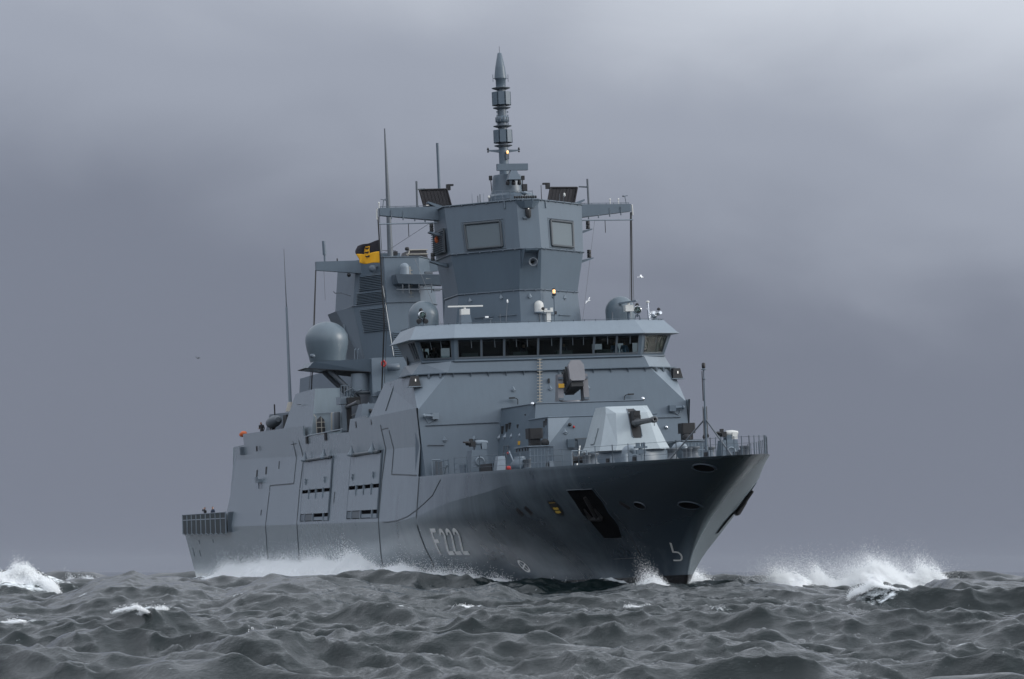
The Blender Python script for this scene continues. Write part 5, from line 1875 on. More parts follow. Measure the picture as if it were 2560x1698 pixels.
for x, y in ((-24.0, -6.4), (-17.6, -4.6), (-8.2, -1.6), (-8.2, 1.6), (-17.6, 4.6), (-24, 6.4)):
    bollard(x, y)
for x, y in ((-21.6, -5.7), (-14.6, -4.1), (-12.1, -3.3), (-6.2, -1.1)):
    mb = MB()
    mb.loft([[Vector((x + dx, y + dy, 7.46)) for dx, dy in ((-.55, -.12), (.55, -.12), (.55, .14), (-.55, .14))], [Vector((x + dx, y + dy, 7.86)) for dx, dy in ((-.4, -.1), (.4, -.1), (.4, .12), (-.4, .12))]])
    rc = fixn(mb.obj('roller_chock', 'grey_mid', frigate))
    MB().box((x, y - .13, 7.66), (.55, .04, .2)).obj('roller', 'rubber', rc)
# wire reel
mb = MB().lathe((-20.0, -4.4, 7.85), [(.42, -.35), (.42, -.3), (.2, -.28), (.2, .28), (.42, .3), (.42, .35)], 18, (.2, 1, 0))
rl = mb.obj('rope_reel', 'rubber', frigate)
MB().path([(-19.6, -4.9, 7.5), (-19.6, -4.9, 8.35), (-19.6, -4.0, 8.35), (-19.6, -4.0, 7.5)], .035).obj('reel_frame', 'grey_light', rl)
# instrument stand
mb = MB().tube((-13.6, -2.6, 7.46), (-13.6, -2.6, 8.3), .12).box((-13.6, -2.6, 8.3), (.3, .7, .1)).box((-13.6, -2.75, 8.45), (.18, .2, .2)).box((-13.6, -2.45, 8.45), (.18, .2, .2)).box((-13.6, -2.6, 8.05), (.25, .5, .22))
mb.obj('sounding_stand', 'grey', frigate)
# black revolving mounts with their platforms either side
for s in (-1, 1):
    mb = MB().loft([[Vector((-28.6 + dx, s * (4.75 + dy), 7.46)) for dx, dy in ((1.6, -.75), (1.6, .75), (-1.6, .75), (-1.6, -.75))], [Vector((-28.6 + dx, s * (4.75 + dy), 8.8)) for dx, dy in ((1.6, -.75), (1.6, .75), (-1.6, .75), (-1.6, -.75))]])
    dk = fixn(mb.obj('decoy_platform', 'grey', frigate))
    MB().box((-28.6, s * 4.75, 8.86), (3.4, 1.65, .06)).obj('platform_top', 'grey_light', dk)
    MB().box((-28.5, s * 4.75, 9.12), (.5, .62, .42)).obj('launcher_base', 'black', dk)
    mb = MB()
    rr_ = [[Vector((-28.5 + dx, s * 4.75 + dy, z)) for dx, dy in ((.45, -.35), (.35, -.44), (-.35, -.44), (-.45, -.35), (-.45, .35), (-.35, .44), (.35, .44), (.45, .35))] for z in (9.33, 9.95)]
    mb.loft(rr_)
    fixn(mb.obj('launcher_box', 'black', dk))
    MB().lathe((-27.4, s * 4.4, 9.05), [(.05, -.2), (.24, -.12), (.24, .12), (.05, .2)], 14, (1, 0, 0)).obj('hose_reel', 'rubber', dk)
    mb = MB()
    for dx in (-1.3, -.6, .1, .8, 1.4):
        mb.box((-28.6 + dx, s * 4.75 + s * .72, 8.7), (.18, .12, .16))
    mb.obj('platform_feet', 'black', dk)
    mb = MB()
    for k in range(7):
        mb.tube((-27.0, s * (4.1 + .22 * k), 7.5), (-27.0, s * (4.1 + .22 * k), 8.7), .025)
    for z in (7.9, 8.3):
        mb.tube((-27.0, s * 4.05, z), (-27.0, s * 5.5, z), .02)
    mb.obj('platform_rail', 'grey_light', dk)
# light automatic guns
for s, x0 in ((-1, -32.0), (1, -29.4)):
    y0 = s * (7.45 if s < 0 else 7.6)
    mb = MB().loft([[Vector((x0 + dx, y0 + dy, 7.46)) for dx, dy in ((.7, -.6), (.7, .6), (-.7, .6), (-.7, -.6))], [Vector((x0 + dx, y0 + dy, 8.85)) for dx, dy in ((.55, -.45), (.55, .45), (-.55, .45), (-.55, -.45))]])
    lg = fixn(mb.obj('light_gun', 'grey', frigate))
    MB().lathe((x0 + .66, y0, 8.15), [(.26, 0), (.3, .04), (.24, .06)], 16, (1, 0, .1), cap=False).obj('hand_wheel', 'grey_light', lg)
    MB().box((x0, y0, 9.0), (.6, .35, .3)).obj('cradle', 'grey', lg)
    mb = MB()
    mb.box((x0 + .1, y0 - .3, 9.22), (.5, .3, .3)).lathe((x0 + .2, y0 - .4, 9.25), [(.1, 0), (.13, .1), (.13, .3), (.06, .35)], 8, (0, -1, .1)).tube((x0 + .3, y0 - .5, 9.3), (x0 + .5, y0 - .95, 9.35), .05).box((x0, y0 - .35, 9.45), (.2, .2, .2))
    mb.obj('gun_breech', 'rubber', lg)
    MB().lathe((x0, y0 + .05, 9.28), [(.1, -.15), (.17, -.1), (.18, .3), (.12, .62)], 12, (0, 1, 0)).box((x0, y0 + .42, 9.12), (.45, .32, .42)).obj('ammunition_box', 'grey_light' if s < 0 else 'whitish', lg)
# lockers, hoses and fire gear along the starboard waist
mb = MB().bx(-34.9, -33.6, -7.9, -7.2, 7.46, 8.05)
mb.obj('deck_locker', 'grey', frigate)
MB().bx(-30.6, -27.6, -7.7, -7.5, 7.5, 7.95).obj('deck_locker', 'black', frigate)
MB().loft([[Vector(p) for p in ((-27.6, -7.6, 7.46), (-26.6, -7.6, 7.46), (-26.6, -6.9, 7.46), (-27.6, -6.9, 7.46))], [Vector(p) for p in ((-27.5, -7.4, 8.35), (-26.9, -7.4, 8.35), (-26.9, -7.0, 8.35), (-27.5, -7.0, 8.35))]]).obj('vent_trunk', 'grey_light', frigate)
mb = MB()
mb.lathe((-24.9, -6.6, 7.5), [(.5, 0), (.55, .1), (.55, .35), (.35, .55), (.3, .75)], 18)
mb.obj('mushroom_vent', 'grey', frigate)
MB().lathe((-26.1, -7.0, 7.6), [(.05, -.14), (.18, -.1), (.18, .1), (.05, .14)], 12).obj('hydrant', 'red', frigate)
mb = MB()
for y in (-8.42, -8.05):
    mb.tube((ff(7.6) + .5, y, 7.46), (ff(8.5) + .6, y, 8.55), .05)
mb.tube((ff(8.4) + .6, -8.42, 8.5), (ff(8.4) + .6, -7.9, 8.5), .05)
mb.obj('gangway_rack', 'grey_light', frigate)
MB().bx(-39.9, -39.5, -8.3, -7.95, 7.5, 8.4).obj('deck_locker', 'grey_dark', frigate)
mb = MB()
for x, h in ((-38.9, .95), (-37.5, 1.0), (-36.2, 1.0), (-31.0, .8)):
    mb.tube((x, -8.3, 7.46), (x, -8.3, 7.46 + h), .028)
mb.tube((-38.9, -8.3, 8.35), (-36.2, -8.3, 8.4), .018).tube((-38.9, -8.3, 7.95), (-36.2, -8.3, 7.98), .014)
mb.obj('guard_rail', 'grey', frigate)
MB().path([(-36.9, -8.4, 7.5), (-36.6, -8.4, 7.9), (-36.2, -8.4, 8.0)], .03).lathe((-36.2, -8.4, 8.0), [(.03, 0), (.1, .04), (.08, .12)], 10).obj('deck_lamp', 'grey_light', frigate)
MB().tube((-22.3, -3.9, 7.46), (-23.6, -3.3, 8.7), .04).obj('stay', 'whitish', frigate)
MB().tube((-24.5, -6.9, 7.46), (-26.2, -6.9, 8.6), .04).obj('stay', 'grey_light', frigate)

# ------------------------------------------------------------------ things carried on board
def ship_thing(o):
    o.matrix_world = SHIP @ o.matrix_world
    return o


# flag at the starboard halyard: two halves and a small crest, rippling in the wind
FX, FY, FZ = -54.0, -8.42, 22.2
flag = empty('flag', SHIP @ Matrix.Translation((FX, FY, FZ)))
tag(flag, 'black and yellow flag with small crest flying from the starboard halyard', 'flag')


def flag_pt(a, b_):
    """a 0 hoist..1 fly, b_ 0 foot..1 head; local to the flag"""
    w, h = 1.5, 1.58
    y = -a * w
    z = b_ * h - .42 * a * b_ + .06 * math.sin(a * 7 + b_ * 2) * a
    x = .16 * math.sin(a * 8.0 + b_ * 1.7) * (.25 + a) - .3 * a
    y += .12 * math.sin(b_ * 6 + 1) * a
    return Vector((x, y, z))


def flag_cloth(name, b0, b1, mat, parent, a0=0, a1=1, off=0.0):
    mb = MB()
    na, nb_ = 22, 9
    for th in (0.0,):
        vs = [flag_pt(a0 + (a1 - a0) * i / na, b0 + (b1 - b0) * j / nb_) + Vector((off, 0, 0)) for j in range(nb_ + 1) for i in range(na + 1)]
        mb.add(vs, [(j * (na + 1) + i, j * (na + 1) + i + 1, (j + 1) * (na + 1) + i + 1, (j + 1) * (na + 1) + i) for j in range(nb_) for i in range(na)], True)
    o_ = mb.obj(name, mat, parent)
    so = o_.modifiers.new('thickness', 'SOLIDIFY')
    so.thickness = .012
    return o_


plain('flag_black', (0.018, 0.016, 0.022), 0.9)
plain('flag_yellow', (0.80, 0.40, 0.015), 0.85)
flag_cloth('black_half', .5, 1.0, 'flag_black', flag)
flag_cloth('yellow_half', 0.0, .498, 'flag_yellow', flag)
# crest: yellow shield with three black beasts one above the other
mb = MB()
sh = [(.40, .86), (.62, .86), (.62, .42), (.57, .26), (.51, .18), (.45, .26), (.40, .42)]
for dx in (.03, -.03):
    N_ = len(sh)
    vs = [flag_pt(a, b_) + Vector((dx, 0, 0)) for a, b_ in sh]
    mb.add(vs, [tuple(range(N_)) if dx < 0 else tuple(range(N_))[::-1]])
vs = []
strips = 10
mb = MB()
for dx in (.028, -.028):
    rows = []
    for k in range(strips + 1):
        b_ = .86 - (.86 - .2) * k / strips
        hw = .11 if b_ > .42 else .11 * max(.15, (b_ - .18) / .24)
        rows.append([flag_pt(.51 - hw, b_) + Vector((dx, 0, 0)), flag_pt(.51, b_) + Vector((dx, 0, 0)), flag_pt(.51 + hw, b_) + Vector((dx, 0, 0))])
    mb.add([p for r in rows for p in r], [(k * 3 + i, k * 3 + i + 1, k * 3 + i + 4, k * 3 + i + 3) for k in range(strips) for i in range(2)])
crest_f = mb.obj('crest_shield', 'flag_yellow', flag)
mb = MB()
for k in range(3):
    b0 = .74 - k * .2
    for dx in (.042, -.042):
        beast = [[(.43, b0 + .05), (.47, b0 + .08), (.48, b0 + .0), (.44, b0 - .02)], [(.47, b0 + .06), (.57, b0 + .05), (.57, b0 - .01), (.47, b0 - .005)],
                 [(.56, b0 + .05), (.60, b0 + .09), (.61, b0 + .02), (.57, b0 + .0)], [(.48, b0), (.505, b0), (.49, b0 - .06), (.465, b0 - .06)], [(.54, b0), (.565, b0), (.58, b0 - .06), (.555, b0 - .06)]]
        for q in beast:
            mb.add([flag_pt(a, b_) + Vector((dx, 0, 0)) for a, b_ in q], [(0, 1, 2, 3)])
mb.obj('crest_beasts', 'flag_black', crest_f)


# people: one continuous skinned body each
def person(name, M_, pose, mats, label, group=None, parts=()):
    """pose: dict of joint offsets; standing by default. Local frame: x forward, z up, feet at 0"""
    J = {'pelvis': (0, 0, .95), 'waist': (0, 0, 1.1), 'chest': (.01, 0, 1.32), 'neck': (.01, 0, 1.47), 'head': (.03, 0, 1.62), 'crown': (.03, 0, 1.74),
         'shl': (0, .18, 1.40), 'ell': (-.02, .25, 1.13), 'wrl': (.12, .22, .92), 'hdl': (.17, .21, .85),
         'shr': (0, -.18, 1.40), 'elr': (-.02, -.25, 1.13), 'wrr': (.12, -.22, .92), 'hdr': (.17, -.21, .85),
         'hil': (0, .09, .9), 'knl': (.02, .1, .5), 'anl': (-.02, .1, .1), 'tol': (.14, .11, .04),
         'hir': (0, -.09, .9), 'knr': (.02, -.1, .5), 'anr': (-.02, -.1, .1), 'tor': (.14, -.11, .04)}
    J.update(pose)
    rad = {'pelvis': .15, 'waist': .135, 'chest': .165, 'neck': .06, 'head': .098, 'crown': .07, 'shl': .075, 'ell': .052, 'wrl': .037, 'hdl': .04, 'hil': .095, 'knl': .07, 'anl': .05, 'tol': .04}
    E_ = [('pelvis', 'waist'), ('waist', 'chest'), ('chest', 'neck'), ('neck', 'head'), ('head', 'crown'), ('chest', 'shl'), ('shl', 'ell'), ('ell', 'wrl'), ('wrl', 'hdl'), ('chest', 'shr'), ('shr', 'elr'), ('elr', 'wrr'), ('wrr', 'hdr'),
          ('pelvis', 'hil'), ('hil', 'knl'), ('knl', 'anl'), ('anl', 'tol'), ('pelvis', 'hir'), ('hir', 'knr'), ('knr', 'anr'), ('anr', 'tor')]
    ks = list(J)
    me = bpy.data.meshes.new('tmp')
    me.from_pydata([J[k] for k in ks], [(ks.index(a), ks.index(b_)) for a, b_ in E_], [])
    tmp = bpy.data.objects.new('tmp', me)
    COL.objects.link(tmp)
    sk = tmp.modifiers.new('skin', 'SKIN')
    for i, k in enumerate(ks):
        r_ = rad.get(k, rad.get(k[:2] + 'l', .06))
        me.skin_vertices[0].data[i].radius = (r_, r_ * (.8 if k in ('chest', 'waist', 'pelvis') else 1.0))
        me.skin_vertices[0].data[i].use_root = (k == 'pelvis')
    sb = tmp.modifiers.new('sub', 'SUBSURF')
    sb.levels = sb.render_levels = 1
    dg = bpy.context.evaluated_depsgraph_get()
    dg.update()
    body = bpy.data.meshes.new_from_object(tmp.evaluated_get(dg))
    bpy.data.objects.remove(tmp)
    body.name = name
    for m_ in mats:
        body.materials.append(MATS[m_])
    hz = Vector(J['head'])
    hands = [Vector(J['hdl']), Vector(J['hdr'])]
    for p in body.polygons:
        c_ = p.center
        p.use_smooth = True
        p.material_index = 0
        if (c_ - hz).length < .17 and c_.z > J['neck'][2]:
            p.material_index = 2 if (c_.z > hz.z + .06 or c_.x < hz.x - .04) else 1
        elif min((c_ - h).length for h in hands) < .08:
            p.material_index = 1
        elif c_.z < .9 and len(mats) > 3:
            p.material_index = 3
    o_ = bpy.data.objects.new(name, body)
    COL.objects.link(o_)
    o_.matrix_world = SHIP @ M_
    tag(o_, label, 'person', group)
    return o_


T_ = Matrix.Translation
Zr = lambda a: Matrix.Rotation(R(a), 4, 'Z')
plain('hair', (0.02, 0.014, 0.01), 0.8)
person('person', T_((-142.7, -8.0, 4.95)) @ Zr(-70), {'elr': (.12, -.34, 1.38), 'wrr': (.16, -.12, 1.55), 'hdr': (.14, -.05, 1.6), 'ell': (.14, .32, 1.36), 'wrl': (.18, .1, 1.54), 'hdl': (.15, .04, 1.6)}, ('cloth_black', 'skin', 'hair'), 'person in dark clothing with raised arms at the stern net')
person('person', T_((-137.6, -8.0, 4.95)) @ Zr(-60), {'ell': (.02, .28, 1.15), 'wrl': (.2, .12, 1.05), 'elr': (.02, -.28, 1.15), 'wrr': (.2, -.12, 1.05)}, ('cloth_navy', 'skin', 'hair'), 'person in dark jacket standing with arms folded at the stern net')
person('person', T_((-107.0, -8.15, 11.75)) @ Zr(-40), {'head': (.1, 0, 1.58), 'crown': (.14, 0, 1.7), 'wrr': (.22, -.15, 1.15), 'hdr': (.3, -.1, 1.2)}, ('cloth_black', 'skin', 'cloth_black'), 'person in black gear with white vest by the hangar roof edge')
person('person', T_((-101.4, -8.1, 11.75)) @ Zr(-50), {}, ('cloth_black', 'skin', 'orange'), 'person with orange helmet beside the covered gun on the hangar roof')
for y, x, mt, lb in ((-7.55, -45.2, 'cloth_black', 'dark silhouetted person behind the starboard corner bridge window, outer one'), (-6.95, -45.0, 'cloth_black', 'dark silhouetted person behind the starboard corner bridge window, inner one'),
                     (1.55, -44.2, 'cloth_navy', 'person in navy shirt behind the middle bridge windows'), (4.85, -43.8, 'cloth_blue', 'person in blue shirt seated at the port end of the bridge front, inner one'),
                     (5.55, -43.9, 'cloth_blue', 'person in blue shirt seated at the port end of the bridge front, outer one'), (7.0, -44.6, 'cloth_navy', 'dark clad person behind the port corner bridge window'), (-1.2, -44.0, 'cloth_navy', 'person in navy shirt behind the wide bridge window near the ladder')):
    person('person', T_((x, y, 14.15)) @ Zr(random.uniform(-25, 25)), {}, (mt, 'skin', 'hair'), lb, 'bridge crew behind the windows')
# orange gear bag at the hangar roof corner, lifebuoys
mb = MB().lathe((0, 0, 0), [(.03, -.7), (.2, -.6), (.27, 0), (.2, .6), (.03, .7)], 12, (1, .1, .05))
o = mb.obj('rescue_sling', 'orange')
o.matrix_world = SHIP @ T_((-114.2, -8.6, 12.7))
tag(o, 'orange rescue sling lying on the hangar roof corner', 'rescue gear')
mb = MB()
for k in range(16):
    a0, a1 = 2 * math.pi * k / 16, 2 * math.pi * (k + 1) / 16
    mb.tube((0, .13 * math.cos(a0), .2 * math.sin(a0)), (0, .13 * math.cos(a1), .2 * math.sin(a1)), .09, .09, 8)
o = mb.obj('lifebuoy', 'red')
o.matrix_world = SHIP @ T_((-80.0, -3.05, 16.7))
tag(o, 'small red lifebuoy hanging on the after deckhouse front', 'lifebuoy')
mb = MB().lathe((0, 0, 0), [(.02, -.5), (.22, -.4), (.28, 0), (.2, .4), (.04, .52)], 12, (.3, 0, 1))
o = mb.obj('water_bag', 'cloth_blue')
o.matrix_world = SHIP @ T_((-57.6, -8.1, 12.6))
tag(o, 'light blue bag standing behind the starboard bulwark', 'bag')


# gulls in flight
def gull(loc, yaw, bank, span, label, mat='white'):
    mb = MB()
    mb.lathe((0, 0, 0), [(.005, -.22), (.03, -.16), (.065, -.04), (.06, .08), (.035, .15), (.04, .19), (.02, .23), (.005, .27)], 10, (1, 0, 0))
    body = mb.obj('gull', mat)
    for s in (-1, 1):
        mb = MB()
        pts = [(.06, .04), (.09, .28), (-.02, .58), (-.07, .55), (-.06, .28), (-.09, .04)]
        up_ = lambda y: .16 * math.sin(min(y / .3, 1) * 1.4) - max(0, y - .3) * .25
        top = [Vector((x, s * y * span, up_(y))) for x, y in pts]
        mb.loft([[p - Vector((0, 0, .012)) for p in top], top])
        fixn(mb.obj('wing', mat, body))
    mb = MB().loft([[Vector((-.2, -.02, 0)), Vector((-.2, .02, 0)), Vector((-.2, 0, .015))], [Vector((-.34, -.07, 0)), Vector((-.34, .07, 0)), Vector((-.34, 0, .012))]])
    fixn(mb.obj('tail', mat, body))
    body.matrix_world = T_(loc) @ Zr(yaw) @ Matrix.Rotation(R(bank), 4, 'X') @ Matrix.Scale(.7, 4)
    tag(body, label, 'gull', 'gulls around the ship')


gull((8.1, 190, 21.0), 10, 25, .7, 'small white gull flying right of the yardarm halyard')
gull((4.8, 190, 19.5), -50, 50, .7, 'small white gull diving beside the mast above the bridge roof')
gull((-29.0, 280, 22.2), 40, 10, 1.1, 'lone dark gull far off in the sky left of the whip antenna', 'grey_dark')

# ------------------------------------------------------------------ the sea: one displaced sheet out to the horizon
def smooth(x, a, b_):
    k = np.clip((x - a) / (b_ - a), 0, 1)
    return k * k * (3 - 2 * k)


_perm = np.random.default_rng(3).random((64, 64, 64)).astype(np.float32)


def vnoise(p):
    """smooth value noise, p (..., 3)"""
    i = np.floor(p).astype(int)
    f = p - i
    f = f * f * (3 - 2 * f)
    r_ = 0
    for dx in (0, 1):
        for dy in (0, 1):
            for dz in (0, 1):
                w = (f[..., 0] if dx else 1 - f[..., 0]) * (f[..., 1] if dy else 1 - f[..., 1]) * (f[..., 2] if dz else 1 - f[..., 2])
                r_ = r_ + w * _perm[(i[..., 0] + dx) % 64, (i[..., 1] + dy) % 64, (i[..., 2] + dz) % 64]
    return r_


def fbm(p, oct_=5, gain=.55):
    a, s_, t_ = 1.0, 0, 0
    for k in range(oct_):
        s_ = s_ + a * vnoise(p * 2 ** k + 17.3 * k)
        t_ += a
        a *= gain
    return s_ / t_


fine = np.arange(-12.5, 12.5001, 0.038)
coarse_l = np.concatenate([np.linspace(-180, -40, 36)[:-1], np.linspace(-40, -12.5, 60)[:-1]])
ang = np.radians(np.concatenate([coarse_l, fine, -coarse_l[::-1][:-1]]))
rad_ = [0.0, 8, 16, 24, 30, 35, 38]
r_ = 40.0
while r_ < 9000:
    rad_.append(r_)
    r_ += (.5 if r_ < 60 else .15) + max(0, r_ - 105) * .0026 + max(0, r_ - 180) * .006 + max(0, r_ - 420) * .012 + max(0, r_ - 1500) * .03
rad_ = np.array(rad_)
A_, R__ = np.meshgrid(ang, rad_)
PX_ = (R__ * np.sin(A_)).astype(np.float64)
PY_ = (R__ * np.cos(A_)).astype(np.float64)
NA, NR = len(ang), len(rad_)
dr = np.gradient(rad_)[:, None] * np.ones_like(A_)
da = np.gradient(ang)[None, :] * R__
cell = np.maximum(dr, np.abs(da))

WX = np.zeros_like(PX_)
WY = np.zeros_like(PX_)
WZ = np.zeros_like(PX_)
WZL = np.zeros_like(PX_)
JXX = np.zeros_like(PX_)
JYY = np.zeros_like(PX_)
JXY = np.zeros_like(PX_)
wr = np.random.default_rng(5)
MAIN = R(238)                                   # the way the seas run: from the right, towards us
bands = [(62, .46, 3, 18), (38, .34, 4, 24), (24, .26, 5, 28), (15, .26, 6, 30), (9.5, .26, 8, 36), (6.0, .19, 10, 44), (3.8, .115, 10, 55), (2.4, .065, 10, 65), (1.5, .034, 10, 80), (.95, .02, 10, 100)]
for lam0, amp0, cnt, spread in bands:
    for _ in range(cnt):
        lam = lam0 * wr.uniform(.78, 1.28)
        th_ = MAIN + R(wr.normal(0, spread * .6))
        k_ = 2 * math.pi / lam
        kx, ky = k_ * math.cos(th_), k_ * math.sin(th_)
        amp = amp0 / math.sqrt(cnt) * wr.uniform(.7, 1.3)
        ph = kx * PX_ + ky * PY_ + wr.uniform(0, 6.283)
        att = np.clip(lam / (2.6 * cell) - .35, 0, 1)
        # gusts: wave groups, so that the pattern never repeats
        if lam < 30:
            g2 = wr.uniform(0, 6.283, 2)
            L2 = lam * wr.uniform(4, 7)
            att = att * (.55 + .45 * np.sin(PX_ * 6.283 / L2 + g2[0] + .7 * np.sin(PY_ * 6.283 / (L2 * 1.7))) * np.sin(PY_ * 6.283 / (L2 * 1.3) + g2[1]) + .3)
        c_, s_ = np.cos(ph), np.sin(ph)
        Q = 1.05
        a_ = amp * att
        WX -= Q * a_ * math.cos(th_) * s_
        WY -= Q * a_ * math.sin(th_) * s_
        if lam > 11:
            WZL += a_ * c_
        else:
            WZ += a_ * c_
        if lam < 3.0:
            continue
        JXX -= Q * a_ * kx * math.cos(th_) * c_
        JYY -= Q * a_ * ky * math.sin(th_) * c_
        JXY -= Q * a_ * kx * math.sin(th_) * c_
# sharp-crested wavelets: ridged noise stretched along the crests
ca, sa = math.cos(MAIN), math.sin(MAIN)
for lam, amp, st_, ang_ in ((7.5, .34, 2.6, 0), (3.9, .29, 2.6, 14), (2.1, .24, 2.5, -16), (1.15, .18, 2.3, 22), (.65, .12, 2.1, -25)):
    c2_, s2_ = math.cos(MAIN + R(ang_)), math.sin(MAIN + R(ang_))
    ac = ((PX_ + 1.3 * WX) * c2_ + (PY_ + 1.3 * WY) * s2_) / lam
    al_ = (-(PX_ + 1.3 * WX) * s2_ + (PY_ + 1.3 * WY) * c2_) / (lam * st_)
    nn = vnoise(np.stack([ac + 40, al_ + 40, np.full_like(ac, lam * 3.1)], -1)) * .62 + .38 * vnoise(np.stack([ac * 1.9 + 11, al_ * 1.9 + 7, np.full_like(ac, lam * 5.7)], -1))
    rd = 1 - np.abs(2 * nn - 1) * 1.35
    rd = np.clip(rd, 0, 1) ** 2.6
    WZ += amp * (rd - .35) * np.clip(lam / (2.2 * cell) - .35, 0, 1)
near_fade = smooth(R__, 30, 60)
WX *= near_fade
WY *= near_fade
WZ *= near_fade
WZL *= near_fade
JAC = (1 + JXX) * (1 + JYY) - JXY ** 2

# the swell that carries the ship, and single seas seen in the photograph: (x, y, height, half widths along and across, turn)
def seapos(px, depth):
    return (px - 1280) / 7600.9 * depth


SWELL = smooth(PY_, 95, 150) * (1 - smooth(PY_, 330, 520)) * np.exp(-(PX_ / 130) ** 2)
WZL += 0.85 * SWELL
# the long swell crest between us and the ship: height of its back along its length
CREST = [(-120, 1488), (100, 1488), (190, 1470), (250, 1452), (330, 1440), (480, 1452), (570, 1462), (690, 1444), (800, 1440), (900, 1450), (1000, 1461), (1100, 1470), (1200, 1468), (1254, 1465), (1320, 1479), (1400, 1480), (1500, 1474), (1580, 1464), (1645, 1457), (1700, 1458), (1750, 1461), (1850, 1458), (1950, 1461), (2100, 1475), (2230, 1488), (2300, 1477), (2360, 1455), (2450, 1453), (2700, 1455)]
CD = 140.0
cxs = [seapos(a, CD) for a, b_ in CREST]
czs = [CAM_H - (b_ - 1428) / 7600.9 * CD for a, b_ in CREST]
xr = PX_ * CD / np.maximum(PY_, 60.)            # the crest runs across; its flanks fan out a little
zc = np.interp(PX_ * .55 + xr * .45, cxs, czs) - .16
wc = np.exp(-((PY_ - CD - 3 * np.sin(PX_ * .21)) / 11.0) ** 2) * .92 * (PY_ > 0)
WZL = WZL * (1 - wc) + zc * wc
WZ_SHORT = WZ * (1 - .55 * wc)
ji = np.where(np.abs(ang) < R(10.2))[0]
pxj = 1280 + np.tan(ang[ji]) * 7600.9
rows_ = np.where((rad_ > 100) & (rad_ < 152))[0]
kern = np.hanning(91) / np.hanning(91).sum()
for _ in range(2):                               # let the finished crest, chop included, stand at the swell's height
    WZ = WZ_SHORT + WZL
    sub = WZ[np.ix_(rows_, ji)]
    yy = 1428 - (sub - CAM_H) / (rad_[rows_][:, None] * np.cos(ang[ji])[None]) * 7600.9
    sil = np.convolve(np.pad(yy.min(0), 45, mode='edge'), kern, 'valid')
    err = (sil - np.interp(pxj, [a for a, b_ in CREST], [b_ for a, b_ in CREST])) * CD / 7600.9
    xs_ = np.tan(ang[ji]) * CD
    WZL = WZL + np.interp(PX_ * .55 + xr * .45, xs_, err) * wc
WZ = WZ_SHORT + WZL
HUMPS = [
    # px, depth, height, wx, wy, turn
    (30, 168, 1.75, 3.2, 5.5, 14), (140, 172, .7, 3.5, 6, 10), (330, 200, .75, 4.5, 7, 0),
    (2120, 174, .45, 7, 5, 0), (2280, 181, 1.3, 3.4, 4, -4),
    (2130, 118, .55, 2.6, 4.0, -14), (1870, 100, .45, 3.2, 3.5, -10), (300, 108, .35, 2.2, 3.0, 8), (1140, 122, .3, 1.8, 3.0, 4), (1660, 96, .5, 2.6, 3.2, -12), (560, 72, .4, 1.8, 2.4, 8), (60, 118, .35, 1.8, 3.0, 10),
]
for px, dp_, h_, wx_, wy_, tn in HUMPS:
    x0, y0 = seapos(px, dp_), dp_
    ct_, st2 = math.cos(R(tn)), math.sin(R(tn))
    dx, dy = (PX_ - x0) * ct_ + (PY_ - y0) * st2, -(PX_ - x0) * st2 + (PY_ - y0) * ct_
    # steeper on the near side, like a sea about to break
    wy2 = np.where(dy < 0, wy_ * .62, wy_)
    WZ += h_ * np.exp(-(dx / wx_) ** 2 - (dy / wy2) ** 2)

# foam cover: breaking crests and the wash round the ship
FOAM = np.clip((.44 - JAC) / .40, 0, .9) * smooth(R__, 46, 60) * (1 - .75 * smooth(R__, 500, 1500))
si = np.array(SHIP.inverted())
LX = si[0][0] * PX_ + si[0][1] * PY_ + si[0][3]
LY = si[1][0] * PX_ + si[1][1] * PY_ + si[1][3]
uu = -LX
hbw = np.interp(uu, [12, 15, 22, 32, 50, 66, 100, 149], [0, .3, 2.2, 4.9, 7.8, 8.8, 8.8, 8.3])
out = np.abs(LY) - hbw
along = smooth(uu, 12, 20) * (1 - smooth(uu, 150, 210))
wash = np.exp(-(np.maximum(out, 0) / np.interp(uu, [15, 45, 90, 150], [1.0, 3.2, 4.0, 5.5])) ** 2) * along
FOAM = np.maximum(FOAM, np.clip(wash * 1.15, 0, 1))
def crest_at(px, d, span=6.0):
    """where the crest of the sea near distance d stands along one bearing"""
    a = math.atan2(seapos(px, 1.0), 1.0)
    j_ = int(np.clip(np.searchsorted(ang, a), 1, NA - 1))
    rr = np.where((rad_ > d - span) & (rad_ < d + span))[0]
    k = rr[np.argmax((WZ[rr, j_] - CAM_H) / rad_[rr])]
    return float(PX_[k, j_]), float(PY_[k, j_]), float(WZ[k, j_])


